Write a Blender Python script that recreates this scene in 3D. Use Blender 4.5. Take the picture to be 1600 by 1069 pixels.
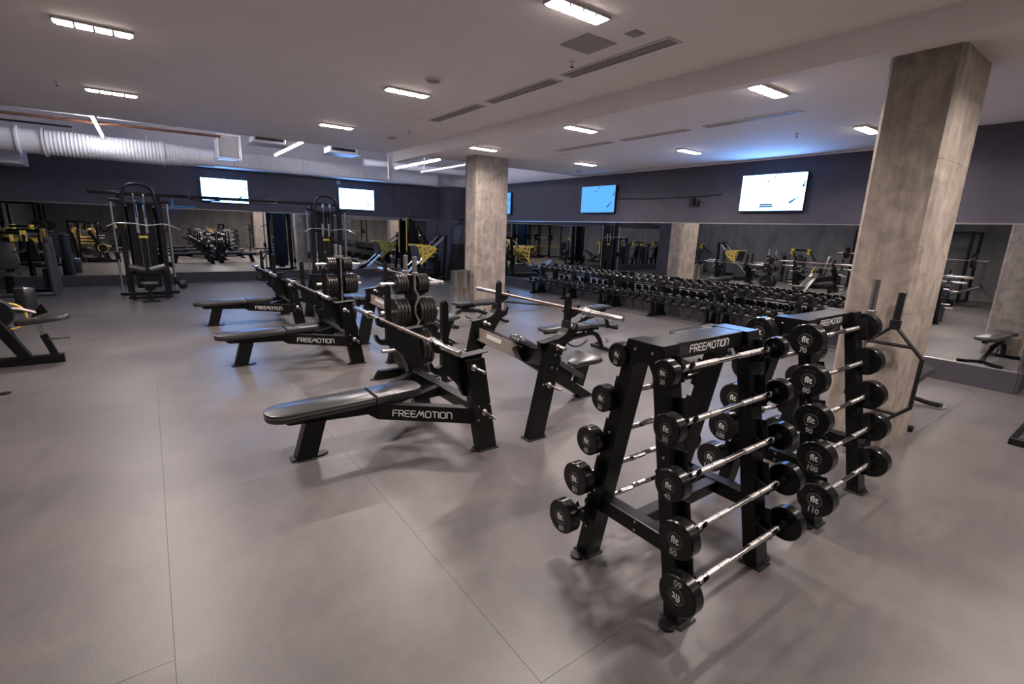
import bpy, math, random
from mathutils import Matrix, Vector
random.seed(7)
S = bpy.context.scene
for o in list(bpy.data.objects): bpy.data.objects.remove(o, do_unlink=True)
COL = S.collection
R_ = math.radians
# ------------------------------------------------------------------ camera
CAM_H = 1.8
yaw, pit, rol = R_(36.61358), R_(13.01558), R_(1.9824)
fw = Vector((math.sin(yaw)*math.cos(pit), math.cos(yaw)*math.cos(pit), -math.sin(pit)))
rt = Vector((math.cos(yaw), -math.sin(yaw), 0)); up = rt.cross(fw)
r2 = math.cos(rol)*rt + math.sin(rol)*up; u2 = -math.sin(rol)*rt + math.cos(rol)*up
cd = bpy.data.cameras.new('camera'); cam = bpy.data.objects.new('camera', cd); COL.objects.link(cam)
cd.sensor_fit = 'HORIZONTAL'; cd.sensor_width = 36.0; cd.lens = 757.512/1600*36; cd.clip_start = .05; cd.clip_end = 200
mw = Matrix((r2, u2, -fw)).transposed().to_4x4(); mw.translation = (0, 0, CAM_H); cam.matrix_world = mw
S.camera = cam
# ------------------------------------------------------------------ world, exposure, light strengths
w = bpy.data.worlds.new('world'); S.world = w; w.use_nodes = True
w.node_tree.nodes['Background'].inputs[0].default_value = (.02, .02, .025, 1)
S.view_settings.view_transform = 'Standard'; S.view_settings.look = 'None'; S.view_settings.gamma = 1
S.view_settings.use_curve_mapping = False
S.view_settings.exposure = 0.10
LAMP_W = 68.0          # recessed ceiling fixture, watts
LAMP_SPREAD = R_(152)
LENS_E = 45.0           # glow of the fixture lenses
TUBE_E = 75.0
TV_E = 14.0
LAMP_COL = (1.0, .88, .83)
TUBE_COL = (.90, .90, 1.0)
# ------------------------------------------------------------------ materials
MATS = {}
def mat(name, col, rough=.5, metal=0., spec=.5, nscale=0, namt=.15, bump=0., coat=0., aniso=None, rvar=0.):
    m = bpy.data.materials.new(name); m.use_nodes = True; nt = m.node_tree; N = nt.nodes; L = nt.links
    b = N['Principled BSDF']
    b.inputs['Base Color'].default_value = (*col, 1); b.inputs['Roughness'].default_value = rough
    b.inputs['Metallic'].default_value = metal; b.inputs['Specular IOR Level'].default_value = spec
    b.inputs['Coat Weight'].default_value = coat
    if nscale:
        tc = N.new('ShaderNodeTexCoord'); mp = N.new('ShaderNodeMapping'); L.new(tc.outputs['Object'], mp.inputs[0])
        if aniso: mp.inputs['Scale'].default_value = aniso
        n = N.new('ShaderNodeTexNoise'); n.inputs['Scale'].default_value = nscale; n.inputs['Detail'].default_value = 6
        L.new(mp.outputs[0], n.inputs[0])
        r = N.new('ShaderNodeValToRGB'); e = r.color_ramp.elements
        e[0].position = .3; e[1].position = .7
        e[0].color = (*[c*(1-namt) for c in col], 1); e[1].color = (*[min(1, c*(1+namt)) for c in col], 1)
        L.new(n.outputs[0], r.inputs[0]); L.new(r.outputs[0], b.inputs['Base Color'])
        if rvar:
            mr = N.new('ShaderNodeMapRange'); mr.inputs[3].default_value = rough-rvar; mr.inputs[4].default_value = rough+rvar
            L.new(n.outputs[0], mr.inputs[0]); L.new(mr.outputs[0], b.inputs['Roughness'])
        if bump:
            bp = N.new('ShaderNodeBump'); bp.inputs['Strength'].default_value = bump; bp.inputs['Distance'].default_value = .01
            L.new(n.outputs[0], bp.inputs['Height']); L.new(bp.outputs[0], b.inputs['Normal'])
    MATS[name] = m; return m
def emat(name, col, s):
    m = bpy.data.materials.new(name); m.use_nodes = True; nt = m.node_tree; nt.nodes.clear()
    e = nt.nodes.new('ShaderNodeEmission'); o = nt.nodes.new('ShaderNodeOutputMaterial')
    e.inputs[0].default_value = (*col, 1); e.inputs[1].default_value = s
    nt.links.new(e.outputs[0], o.inputs[0]); MATS[name] = m; return m
BLK = mat('black_powder_coat', (.0055, .0055, .006), .30, spec=.30, nscale=60, namt=.25, rvar=.06)
BLK2 = mat('satin_black_steel', (.010, .010, .011), .38, spec=.32, nscale=30, namt=.2)
GREY = mat('dark_grey_shroud', (.055, .055, .06), .42, nscale=20, namt=.1)
CHROME = mat('chrome', (.72, .70, .69), .14, metal=1, nscale=50, namt=.06)
KNURL = mat('knurled_steel', (.62, .59, .57), .32, metal=1, nscale=400, namt=.3, bump=.3)
SLEEVE = mat('sleeve_steel', (.78, .75, .73), .24, metal=1, nscale=60, namt=.08)
BINM = mat('brushed_bin_steel', (.70, .67, .64), .20, metal=1, nscale=30, namt=.12, aniso=(30, 30, .5))
STEEL = mat('dull_steel', (.60, .57, .55), .33, metal=1, nscale=40, namt=.12)
BRONZE = mat('worn_steel_shaft', (.33, .26, .23), .38, metal=1, nscale=60, namt=.15)
BOLT = mat('bolt_zinc', (.6, .57, .52), .3, metal=1)
RUB = mat('black_rubber', (.008, .008, .008), .22, spec=.40, nscale=45, namt=.25, rvar=.06)
RUBM = mat('matt_rubber', (.02, .02, .02), .6, nscale=40)
PLATE = mat('plate_iron', (.035, .030, .029), .30, metal=.55, nscale=35, namt=.25, rvar=.08)
VINYL = mat('black_vinyl', (.022, .021, .022), .30, spec=.85, nscale=120, namt=.15, bump=.04)
VINYLG = mat('dark_grey_vinyl', (.03, .036, .04), .45, nscale=120, namt=.15)
PIPE = mat('vinyl_piping', (.055, .05, .048), .3)
WHITE_T = mat('white_print', (.75, .73, .70), .5, nscale=30, namt=.05)
GREY_T = mat('grey_print', (.34, .34, .34), .5, nscale=30, namt=.08)
EMB = mat('emblem_grey', (.035, .035, .037), .3, metal=.4)
EMBR = mat('emblem_ring', (.22, .22, .22), .35, metal=.6)
YEL = mat('yellow_paint', (.88, .62, .11), .35, nscale=25, namt=.1)
TAN = mat('instruction_plate', (.36, .31, .27), .45, nscale=18, namt=.08)
STICK = mat('white_sticker', (.85, .83, .78), .5, nscale=30, namt=.03)
ORANGE = mat('copper_brown_pipe', (.16, .065, .035), .45, nscale=20, namt=.2)
DUCT = mat('white_duct', (.74, .72, .75), .40, nscale=9, namt=.06)
CEIL = mat('ceiling_paint', (.88, .815, .80), .75, nscale=3, namt=.02, spec=.2)
CEILF = mat('fixture_white', (.66, .62, .60), .5, nscale=9, namt=.03)
GRILL = mat('grille_grey', (.36, .335, .33), .6, nscale=60, namt=.1)
DARKGAP = mat('dark_gap', (.02, .018, .017), .8, nscale=20)
WALL = mat('navy_wall_paint', (.085, .079, .104), .62, spec=.3, nscale=4, namt=.10, bump=.03)
WALLW = mat('upper_wall_white', (.74, .70, .74), .7, nscale=4, namt=.04)
CONCW = mat('grey_concrete_wall', (.20, .195, .19), .75, nscale=2.2, namt=.25, aniso=(1, 1, .4), bump=.1)
SKIRT = mat('skirting_paint', (.050, .046, .058), .55, nscale=6, namt=.12)
TRIM = mat('aluminium_trim', (.70, .64, .60), .30, metal=1, nscale=30, namt=.05)
MIRROR = mat('mirror_glass', (.80, .81, .81), .0, metal=1)
FLOORB = mat('floor_seam_base', (.075, .068, .067), .8, nscale=20)
TVB = mat('tv_black', (.01, .01, .012), .3, nscale=20, namt=.1)
TVBLUE = mat('screen_blue', (.02, .07, .30), .4)
BLUE = mat('blue_grip', (.03, .16, .45), .4, nscale=20, namt=.1)
WOOD = mat('wood_block', (.42, .25, .12), .5, nscale=6, namt=.25, aniso=(1, 8, 1))
RED = mat('red_label', (.5, .04, .05), .4, nscale=20, namt=.1)
LENS = emat('lamp_lens', LAMP_COL, LENS_E)
TUBEM = emat('tube_glow', TUBE_COL, TUBE_E)
TVS = emat('tv_screen_glow', (.16, .42, 1.0), TV_E)
TVS2 = emat('tv_screen_dim', (.11, .42, 1.0), TV_E*.08)
def floor_mat():
    m = bpy.data.materials.new('rubber_floor'); m.use_nodes = True; nt = m.node_tree; N = nt.nodes; L = nt.links; b = N['Principled BSDF']
    tc = N.new('ShaderNodeNewGeometry')
    n1 = N.new('ShaderNodeTexNoise'); n1.inputs['Scale'].default_value = .55; n1.inputs['Detail'].default_value = 5; n1.inputs['Roughness'].default_value = .62
    n2 = N.new('ShaderNodeTexNoise'); n2.inputs['Scale'].default_value = 160; n2.inputs['Detail'].default_value = 2
    n3 = N.new('ShaderNodeTexNoise'); n3.inputs['Scale'].default_value = 9; n3.inputs['Detail'].default_value = 8; n3.inputs['Roughness'].default_value = .75
    for n in (n1, n2, n3): L.new(tc.outputs['Position'], n.inputs[0])
    r = N.new('ShaderNodeValToRGB'); e = r.color_ramp.elements; e[0].position = .32; e[1].position = .72
    e[0].color = (.070, .063, .063, 1); e[1].color = (.138, .125, .123, 1); L.new(n1.outputs[0], r.inputs[0])
    mx = N.new('ShaderNodeMix'); mx.data_type = 'RGBA'; mx.blend_type = 'OVERLAY'; mx.inputs[0].default_value = .35
    L.new(r.outputs[0], mx.inputs[6]); L.new(n2.outputs[0], mx.inputs[7])
    mx2 = N.new('ShaderNodeMix'); mx2.data_type = 'RGBA'; mx2.blend_type = 'OVERLAY'; mx2.inputs[0].default_value = .30
    L.new(mx.outputs[2], mx2.inputs[6]); L.new(n3.outputs[0], mx2.inputs[7]); L.new(mx2.outputs[2], b.inputs['Base Color'])
    mr = N.new('ShaderNodeMapRange'); mr.inputs[3].default_value = .30; mr.inputs[4].default_value = .46
    L.new(n3.outputs[0], mr.inputs[0]); L.new(mr.outputs[0], b.inputs['Roughness'])
    bp = N.new('ShaderNodeBump'); bp.inputs['Strength'].default_value = .12; bp.inputs['Distance'].default_value = .004
    L.new(n2.outputs[0], bp.inputs['Height']); L.new(bp.outputs[0], b.inputs['Normal'])
    b.inputs['Specular IOR Level'].default_value = .5
    return m
FLOOR = floor_mat()
def concrete_mat():
    m = bpy.data.materials.new('board_concrete'); m.use_nodes = True; nt = m.node_tree; N = nt.nodes; L = nt.links; b = N['Principled BSDF']
    tc = N.new('ShaderNodeTexCoord'); mp = N.new('ShaderNodeMapping'); mp.inputs['Scale'].default_value = (7, 7, 1.1); L.new(tc.outputs['Object'], mp.inputs[0])
    n1 = N.new('ShaderNodeTexNoise'); n1.inputs['Scale'].default_value = 1.6; n1.inputs['Detail'].default_value = 9; n1.inputs['Roughness'].default_value = .7; L.new(mp.outputs[0], n1.inputs[0])
    n2 = N.new('ShaderNodeTexNoise'); n2.inputs['Scale'].default_value = 4.2; n2.inputs['Detail'].default_value = 8; n2.inputs['Distortion'].default_value = 1.5; L.new(tc.outputs['Object'], n2.inputs[0])
    r = N.new('ShaderNodeValToRGB'); e = r.color_ramp.elements; e[0].position = .3; e[1].position = .75
    e[0].color = (.225, .185, .150, 1); e[1].color = (.430, .372, .322, 1); L.new(n1.outputs[0], r.inputs[0])
    r2 = N.new('ShaderNodeValToRGB'); e = r2.color_ramp.elements; e[0].position = .35; e[1].position = .7
    e[0].color = (.22, .22, .23, 1); e[1].color = (.74, .73, .72, 1); L.new(n2.outputs[0], r2.inputs[0])
    mx = N.new('ShaderNodeMix'); mx.data_type = 'RGBA'; mx.blend_type = 'OVERLAY'; mx.inputs[0].default_value = .45
    L.new(r.outputs[0], mx.inputs[6]); L.new(r2.outputs[0], mx.inputs[7]); L.new(mx.outputs[2], b.inputs['Base Color'])
    b.inputs['Roughness'].default_value = .62
    bp = N.new('ShaderNodeBump'); bp.inputs['Strength'].default_value = .25; bp.inputs['Distance'].default_value = .01
    L.new(n1.outputs[0], bp.inputs['Height']); L.new(bp.outputs[0], b.inputs['Normal'])
    return m
CONC = concrete_mat()
# ------------------------------------------------------------------ mesh builder
V3 = Vector
class MB:
    def __init__(s): s.v = []; s.f = []; s.M = None
    def add(s, vs, fs):
        o = len(s.v)
        for p in vs:
            p = V3(p); s.v.append(tuple(s.M @ p) if s.M else tuple(p))
        s.f += [tuple(i+o for i in f) for f in fs]; return s
    def box(s, c, d, b=.004, R=None):
        c = V3(c); hx, hy, hz = d[0]/2, d[1]/2, d[2]/2; b = min(b, hx*.45, hy*.45, hz*.45)
        vs = []; idx = {}
        for sx in (-1, 1):
            for sy in (-1, 1):
                for sz in (-1, 1):
                    for k, p in enumerate(((sx*hx, sy*(hy-b), sz*(hz-b)), (sx*(hx-b), sy*hy, sz*(hz-b)), (sx*(hx-b), sy*(hy-b), sz*hz))):
                        idx[sx, sy, sz, k] = len(vs); q = V3(p); vs.append((R @ q if R else q) + c)
        I = idx; fs = []
        for sg in (-1, 1):
            fs.append([I[sg, -1, -1, 0], I[sg, 1, -1, 0], I[sg, 1, 1, 0], I[sg, -1, 1, 0]][::sg])
            fs.append([I[-1, sg, -1, 1], I[-1, sg, 1, 1], I[1, sg, 1, 1], I[1, sg, -1, 1]][::sg])
            fs.append([I[-1, -1, sg, 2], I[1, -1, sg, 2], I[1, 1, sg, 2], I[-1, 1, sg, 2]][::sg])
        for a in (-1, 1):
            for c2 in (-1, 1):
                fs.append([I[a, c2, -1, 0], I[a, c2, -1, 1], I[a, c2, 1, 1], I[a, c2, 1, 0]][::-a*c2])
                fs.append([I[a, -1, c2, 0], I[a, 1, c2, 0], I[a, 1, c2, 2], I[a, -1, c2, 2]][::-a*c2])
                fs.append([I[-1, a, c2, 1], I[-1, a, c2, 2], I[1, a, c2, 2], I[1, a, c2, 1]][::-a*c2])
                for d2 in (-1, 1): fs.append([I[a, c2, d2, 0], I[a, c2, d2, 1], I[a, c2, d2, 2]][::a*c2*d2])
        return s.add(vs, fs)
    def beam(s, p0, p1, wd, ht, b=.004, upv=(0, 0, 1)):
        p0 = V3(p0); p1 = V3(p1); d = p1-p0; L = d.length; x = d/L; u = V3(upv)
        y = u.cross(x)
        if y.length < 1e-4: y = V3((0, 1, 0)).cross(x)
        y.normalize(); z = x.cross(y)
        return s.box((p0+p1)/2, (L, wd, ht), b, Matrix((x, y, z)).transposed())
    def ring(s, c, u, v, r, n, a0=0): return [c+u*(r*math.cos(a0+2*math.pi*i/n))+v*(r*math.sin(a0+2*math.pi*i/n)) for i in range(n)]
    def frame(s, d):
        d = d.normalized(); a = V3((0, 0, 1)) if abs(d.z) < .9 else V3((1, 0, 0))
        u = a.cross(d).normalized(); return u, d.cross(u)
    def lathe(s, prof, o=(0, 0, 0), ax=(0, 0, 1), n=20):   # prof: (radius, height) from start to end
        o = V3(o); ax = V3(ax).normalized(); u, v = s.frame(ax); vs = []; fs = []; rows = []
        for r, h in prof:
            if r < 1e-6: rows.append([len(vs)]); vs.append(o+ax*h)
            else: rows.append(list(range(len(vs), len(vs)+n))); vs += s.ring(o+ax*h, u, v, r, n)
        for a, b in zip(rows, rows[1:]):
            if len(a) == 1 and len(b) == 1: continue
            for i in range(n):
                j = (i+1) % n
                if len(a) == 1: fs.append((a[0], b[j], b[i]))
                elif len(b) == 1: fs.append((a[i], a[j], b[0]))
                else: fs.append((a[i], a[j], b[j], b[i]))
        return s.add(vs, fs)
    def cyl(s, p0, p1, r, n=12, r2=None, bev=.0):
        p0 = V3(p0); p1 = V3(p1); d = p1-p0; L = d.length; r2 = r if r2 is None else r2
        if bev: return s.lathe([(0, 0), (r-bev, 0), (r, bev), (r2, L-bev), (r2-bev, L), (0, L)], p0, d, n)
        return s.lathe([(0, 0), (r, 0), (r2, L), (0, L)], p0, d, n)
    def tube(s, pts, r, n=8, closed=False):
        pts = [V3(p) for p in pts]; m = len(pts); vs = []; fs = []
        T = []
        for i in range(m):
            if closed: t = pts[(i+1) % m]-pts[i-1]
            else: t = pts[min(i+1, m-1)]-pts[max(i-1, 0)]
            T.append(t.normalized())
        u, v = s.frame(T[0])
        for i in range(m):
            u = (u - T[i]*u.dot(T[i])).normalized(); v = T[i].cross(u); k = 1.0
            if 0 < i < m-1 or closed:
                a = (pts[i]-pts[i-1]).normalized(); k = min(1.25, 1/max(.6, abs(a.dot(T[i]))))
            vs += s.ring(pts[i], u, v, r*k, n)
        for i in range(m if closed else m-1):
            j = (i+1) % m
            for k in range(n): l = (k+1) % n; fs.append((i*n+k, i*n+l, j*n+l, j*n+k))
        if not closed: fs.append(tuple(range(n-1, -1, -1))); fs.append(tuple((m-1)*n+k for k in range(n)))
        return s.add(vs, fs)
    def prism(s, poly, o=(0, 0, 0), u=(1, 0, 0), v=(0, 0, 1), t=.05):
        o = V3(o); u = V3(u); v = V3(v); n = u.cross(v).normalized(); k = len(poly)
        vs = [o+u*a+v*b-n*(t/2) for a, b in poly]+[o+u*a+v*b+n*(t/2) for a, b in poly]
        ar = sum(poly[i][0]*poly[(i+1) % k][1]-poly[(i+1) % k][0]*poly[i][1] for i in range(k))
        fs = [tuple(range(k-1, -1, -1)), tuple(range(k, 2*k))]+[(i, (i+1) % k, (i+1) % k+k, i+k) for i in range(k)]
        if ar < 0: fs = [f[::-1] for f in fs]
        return s.add(vs, fs)
    def pad(s, out, z0, z1, bv=.012):   # cushion: outline in xy, rounded top and bottom edge
        k = len(out); cx = sum(p[0] for p in out)/k; cy = sum(p[1] for p in out)/k; ins = []
        for i in range(k):
            a = V3(out[i-1]+(0,)); b = V3(out[i]+(0,)); c = V3(out[(i+1) % k]+(0,))
            n = ((b-a).normalized()+(c-b).normalized()).normalized(); n = V3((-n.y, n.x, 0)); ins.append(n)
        ar = sum(out[i][0]*out[(i+1) % k][1]-out[(i+1) % k][0]*out[i][1] for i in range(k)); sg = 1 if ar > 0 else -1
        vs = []
        lay = ((z0, bv*.6), (z0+bv*.5, 0), (z1-bv, 0), (z1-bv*.3, bv*.4), (z1, bv*1.1))
        for z, d in lay:
            for i in range(k): vs.append((out[i][0]+sg*ins[i].x*d, out[i][1]+sg*ins[i].y*d, z))
        fs = []
        for l in range(len(lay)-1):
            for i in range(k): j = (i+1) % k; fs.append((l*k+i, l*k+j, (l+1)*k+j, (l+1)*k+i)[::sg])
        fs.append(tuple(range(k-1, -1, -1))[::sg]); fs.append(tuple(range((len(lay)-1)*k, len(lay)*k))[::sg])
        return s.add(vs, fs)
    def build(s, name, m, parent=None, smooth=True, ang=32):
        me = bpy.data.meshes.new(name); me.from_pydata(s.v, [], s.f); me.update()
        if smooth:
            me.shade_smooth(); me.set_sharp_from_angle(angle=R_(ang))
        me.materials.append(m)
        return obj(name, me, parent)
def obj(name, me, parent=None):
    o = bpy.data.objects.new(name, me); COL.objects.link(o)
    if parent: o.parent = parent
    return o
def tag(o, label, cat, group=None, kind=None):
    if label: o['label'] = label
    if cat: o['category'] = cat
    if group: o['group'] = group
    if kind: o['kind'] = kind
    return o
def thing(name, label, cat, loc=(0, 0, 0), rz=0, group=None):
    o = bpy.data.objects.new(name, None); COL.objects.link(o); o.location = loc; o.rotation_euler = (0, 0, rz); o.empty_display_size = .1
    return tag(o, label, cat, group)
def struct(name, mb, m, parent=None, smooth=False):
    o = mb.build(name, m, parent, smooth)
    if not parent: o['kind'] = 'structure'
    return o
def dup(root, loc, rz=None, label=None, group=None, rot=None):
    def cp(o, p):
        c = o.copy(); COL.objects.link(c); c.parent = p
        for ch in o.children: cp(ch, c)
        return c
    r = cp(root, None); r.location = loc
    if rz is not None: r.rotation_euler = (0, 0, rz)
    if rot is not None: r.rotation_euler = rot
    if label: r['label'] = label
    if group: r['group'] = group
    return r
def rrect(x0, x1, hw, r0, r1, hw1=None, n=5):   # rounded outline along x: half width hw at x0 end, hw1 at x1 end
    hw1 = hw if hw1 is None else hw1; o = []
    def arc(cx, cy, r, a0, a1):
        for i in range(n+1):
            a = R_(a0+(a1-a0)*i/n); o.append((cx+r*math.cos(a), cy+r*math.sin(a)))
    arc(x0+r0, -hw+r0, r0, 180, 270); arc(x1-r1, -hw1+r1, r1, 270, 360); arc(x1-r1, hw1-r1, r1, 0, 90); arc(x0+r0, hw-r0, r0, 90, 180)
    q = []
    for p in o:
        if not q or (abs(p[0]-q[-1][0])+abs(p[1]-q[-1][1])) > 1e-4: q.append(p)
    return q
# ---- lettering
TXT = {}
def text_mesh(s, size, off=0.):
    k = (s, size, off)
    if k not in TXT:
        c = bpy.data.curves.new('lettering', 'FONT'); c.body = s; c.size = size; c.align_x = 'CENTER'; c.align_y = 'CENTER'; c.extrude = .0004; c.offset = off; c.resolution_u = 4
        o = bpy.data.objects.new('lettering', c); COL.objects.link(o)
        bpy.context.view_layer.update()
        me = bpy.data.meshes.new_from_object(o.evaluated_get(bpy.context.evaluated_depsgraph_get()))
        bpy.data.objects.remove(o); bpy.data.curves.remove(c); TXT[k] = me
    return TXT[k]
def text(name, s, size, m, parent, M, off=0.):
    me = text_mesh(s, size, off)
    if not me.materials: me.materials.append(m)
    elif me.materials[0] != m: me = me.copy(); me.materials[0] = m
    o = obj(name, me, parent); o.matrix_local = M; return o
GL = {'F': (.72, [[(0, 0), (0, .82), (.16, 1), (.72, 1)], [(0, .52), (.62, .52)]]),
      'R': (.74, [[(0, 0), (0, 1), (.58, 1), (.72, .86), (.72, .6), (.58, .46), (.12, .46)], [(.36, .46), (.74, 0)]]),
      'E': (.70, [[(.70, 1), (.14, 1), (0, .86), (0, .14), (.14, 0), (.70, 0)], [(0, .51), (.62, .51)]]),
      'M': (1.12, [[(-.1, 0), (.42, 1), (.62, .30), (.92, 1), (1.10, 0)]]),
      'O': (.84, [[(.2, 0), (.64, 0), (.84, .2), (.84, .8), (.64, 1), (.2, 1), (0, .8), (0, .2), (.2, 0)]]),
      'T': (.74, [[(0, 1), (.74, 1)], [(.37, 1), (.37, 0)]]), 'I': (.02, [[(0, 0), (0, 1)]]),
      'N': (.74, [[(0, 0), (0, 1), (.54, 1), (.74, .8), (.74, 0)]])}
def wordmark(h, sw=.15, gap=.24, word='FREEMOTION'):
    key = ('wm', h, word)
    if key in TXT: return TXT[key]
    tot = sum(GL[c][0]+gap for c in word)-gap; x = -tot/2; mb = MB()
    for c in word:
        wd, pl = GL[c]
        for line in pl:
            for a, b in zip(line, line[1:]):
                a = V3((x+a[0], a[1]-.5, 0)); b = V3((x+b[0], b[1]-.5, 0)); d = (b-a).normalized(); n = V3((-d.y, d.x, 0))*sw/2; e = d*sw*.28
                mb.add([(p*h) for p in (a-e-n, b+e-n, b+e+n, a-e+n)], [(0, 1, 2, 3)])
        x += wd+gap
    me = bpy.data.meshes.new('wordmark'); me.from_pydata(mb.v, [], mb.f); me.update(); me.materials.append(WHITE_T); TXT[key] = me
    return me
def face_M(o, u, v):   # matrix whose local x,y span the face, z = outward
    u = V3(u).normalized(); v = V3(v).normalized(); n = u.cross(v); M = Matrix((u, v, n)).transposed().to_4x4(); M.translation = V3(o); return M
ORD = ['zeroth', 'first', 'second', 'third', 'fourth', 'fifth', 'sixth', 'seventh', 'eighth', 'ninth', 'tenth', 'eleventh', 'twelfth', 'thirteenth', 'fourteenth', 'fifteenth', 'sixteenth', 'seventeenth', 'eighteenth', 'nineteenth']
def ordn(i):
    if i < 20: return ORD[i]
    t = {2: 'twenti', 3: 'thirti', 4: 'forti'}[i//10]
    return t+'eth' if i % 10 == 0 else t[:-1]+'y-'+ORD[i % 10]
# ================================================================== SETTING
XR, XB, YB, YBL = 9.60, 8.58, 17.10, 16.72      # right wall, right block face, back wall, left part of back wall
XL, YF = -5.0, -5.0
ZM, ZBEAM, ZBAY, ZD, ZTOP = 3.46, 3.24, 3.275, 3.25, 4.5
MZ0, MZ1 = .275, 2.07                            # mirror band
# ---- floor: rubber sheets on a dark screed
fl = struct('floor', MB().box(((XL+XR)/2, (YF+YB)/2, -.06), (XR-XL+.6, YB-YF+.6, .10), 0), FLOORB)
def sheet(x0, x1, y0, y1):
    g = .0004
    MB().box(((x0+x1)/2, (y0+y1)/2, -.0045), (x1-x0-2*g, y1-y0-2*g, .009), .0006).build('rubber_sheet', FLOOR, fl, False)
xs = [-5.0, -3.7, -2.5, -1.3, -.1, 1.1]
brk = [[-5, 1.2, 6.0, 11.0, YB], [-5, 3.6, 8.4, 13.2, YB], [-5, 0.4, 5.2, 10, 14.5, YB], [-5, 2.15, 8.1, 12.9, YB], [-5, -1.2, 3.58, 8.4, 13.2, YB]]
for i in range(5):
    for a, b in zip(brk[i], brk[i][1:]): sheet(xs[i], xs[i+1], a, b)
yv = [-5, -3.6, -2.4, -1.2, 0, 1.2, 2.4, 3.58, 4.8, 6.0, 7.2, 8.4, 9.6, 10.8, 12.0, 13.2, 14.4, 15.6, YB]
for j, (a, b) in enumerate(zip(yv, yv[1:])):
    c = 1.1+((j*2.9) % 4.4)+1.6
    cuts = [1.1, c, min(c+4.6, XR)] + ([XR] if c+4.6 < XR-.3 else [])
    if cuts[-1] < XR-.01: cuts[-1] = XR
    for p, q in zip(cuts, cuts[1:]): sheet(p, q, a, b)
# ---- walls
struct('wall_back', MB().box(((.45+XR)/2, YB+.06, ZD/2), (XR-.45, .12, ZD), 0).box(((XL+.45)/2, YBL+.25, ZD/2), (.45-XL, .5, ZD), 0), WALL)
struct('wall_back_upper', MB().box(((XL+XR)/2, YB+.06, (ZD+ZTOP)/2), (XR-XL, .12, ZTOP-ZD), 0), WALLW)
struct('wall_right', MB().box((XR+.06, (YF+YB)/2, ZD/2), (.12, YB-YF, ZD), 0), WALL)
struct('wall_right_upper', MB().box((XR+.06, (YF+YB)/2, (ZD+ZTOP)/2), (.12, YB-YF, ZTOP-ZD), 0), WALLW)
struct('wall_right_block', MB().box(((XB+XR)/2, 1.50, ZBAY/2), (XR-XB, 1.14, ZBAY), 0), WALL)
struct('wall_left', MB().box((XL-.06, (YF+YB)/2, ZTOP/2), (.12, YB-YF, ZTOP), 0), CONCW)
struct('wall_front', MB().box(((XL+XR)/2, YF-.06, ZTOP/2), (XR-XL, .12, ZTOP), 0), CONCW)
struct('wall_back_return', MB().box((9.28, YB-.5, ZD/2), (.64, 1.0, ZD), 0), WALL)
# fine joints in the upper wall boards
def joint(name, c, d): struct(name, MB().box(c, d, 0), DARKGAP)
joint('trim_1', (3.62, YB-.001, 2.66), (.008, .004, 1.16)); joint('trim_2', (XR-.001, 9.05, 2.66), (.004, .008, 1.16)); joint('trim_3', (7.2, YB-.001, 2.66), (.008, .004, 1.16))
# skirtings (plinth under mirrors)
def skirt(name, c, d): struct(name, MB().box(c, d, .004), SKIRT)
skirt('baseboard_back', ((.45+XR)/2, YB-.02, MZ0/2), (XR-.45, .05, MZ0)); skirt('baseboard_back_left', ((XL+.45)/2, YBL-.02, MZ0/2), (.45-XL, .05, MZ0))
skirt('baseboard_right', (XR-.02, (2.07+16.1)/2, MZ0/2), (.05, 16.1-2.07, MZ0)); skirt('baseboard_block', (XB-.02, 1.50, MZ0/2), (.05, 1.16, MZ0)); skirt('baseboard_block_side', ((XB+XR)/2, .91, MZ0/2), (XR-XB+.06, .05, MZ0))
# ---- mirrors: panes standing on the plinth with a slim metal trim
def mirror(label, axis, pos, spans, face):
    t = thing('wall_mirror', label, 'mirror', (0, 0, 0))
    zc, zh = (MZ0+MZ1)/2, MZ1-MZ0
    for a, b in spans:
        c = (a+b)/2; L = b-a-.003
        if axis == 'x': MB().box((c, pos+face*.004, zc), (L, .006, zh), .0015).build('mirror_pane', MIRROR, t, False)
        else: MB().box((pos+face*.004, c, zc), (.006, L, zh), .0015).build('mirror_pane', MIRROR, t, False)
    a, b = spans[0][0], spans[-1][1]
    for z in (MZ0-.004, MZ1+.007):
        if axis == 'x': MB().box(((a+b)/2, pos+face*.008, z), (b-a, .016, .018), .002).build('edge_trim', TRIM, t)
        else: MB().box((pos+face*.008, (a+b)/2, z), (.016, b-a, .018), .002).build('edge_trim', TRIM, t)
    return t
def sp(a, b, n): return [(a+(b-a)*i/n, a+(b-a)*(i+1)/n) for i in range(n)]
mirror('long wall mirror behind the cable towers, under the two left screens', 'x', YB, sp(.46, 8.93, 4), -1)
mirror('wall mirror at far left, left of the tall cable tower', 'x', YBL, sp(XL+.02, .44, 3), -1)
mirror('long wall mirror behind the dumbbell racks', 'y', XR, [(2.09, 3.35), (3.35, 5.6), (5.6, 7.9), (7.9, 9.9), (9.9, 11.15), (11.15, 13.6), (13.6, 16.08)], -1)
mirror('mirror on the projecting wall right of the big concrete column', 'y', XB, [(.94, 2.05)], -1)
mirror('narrow mirror on the side of the projecting wall at right edge', 'x', .93, [(XB+.01, XR-.02)], -1)
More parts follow.
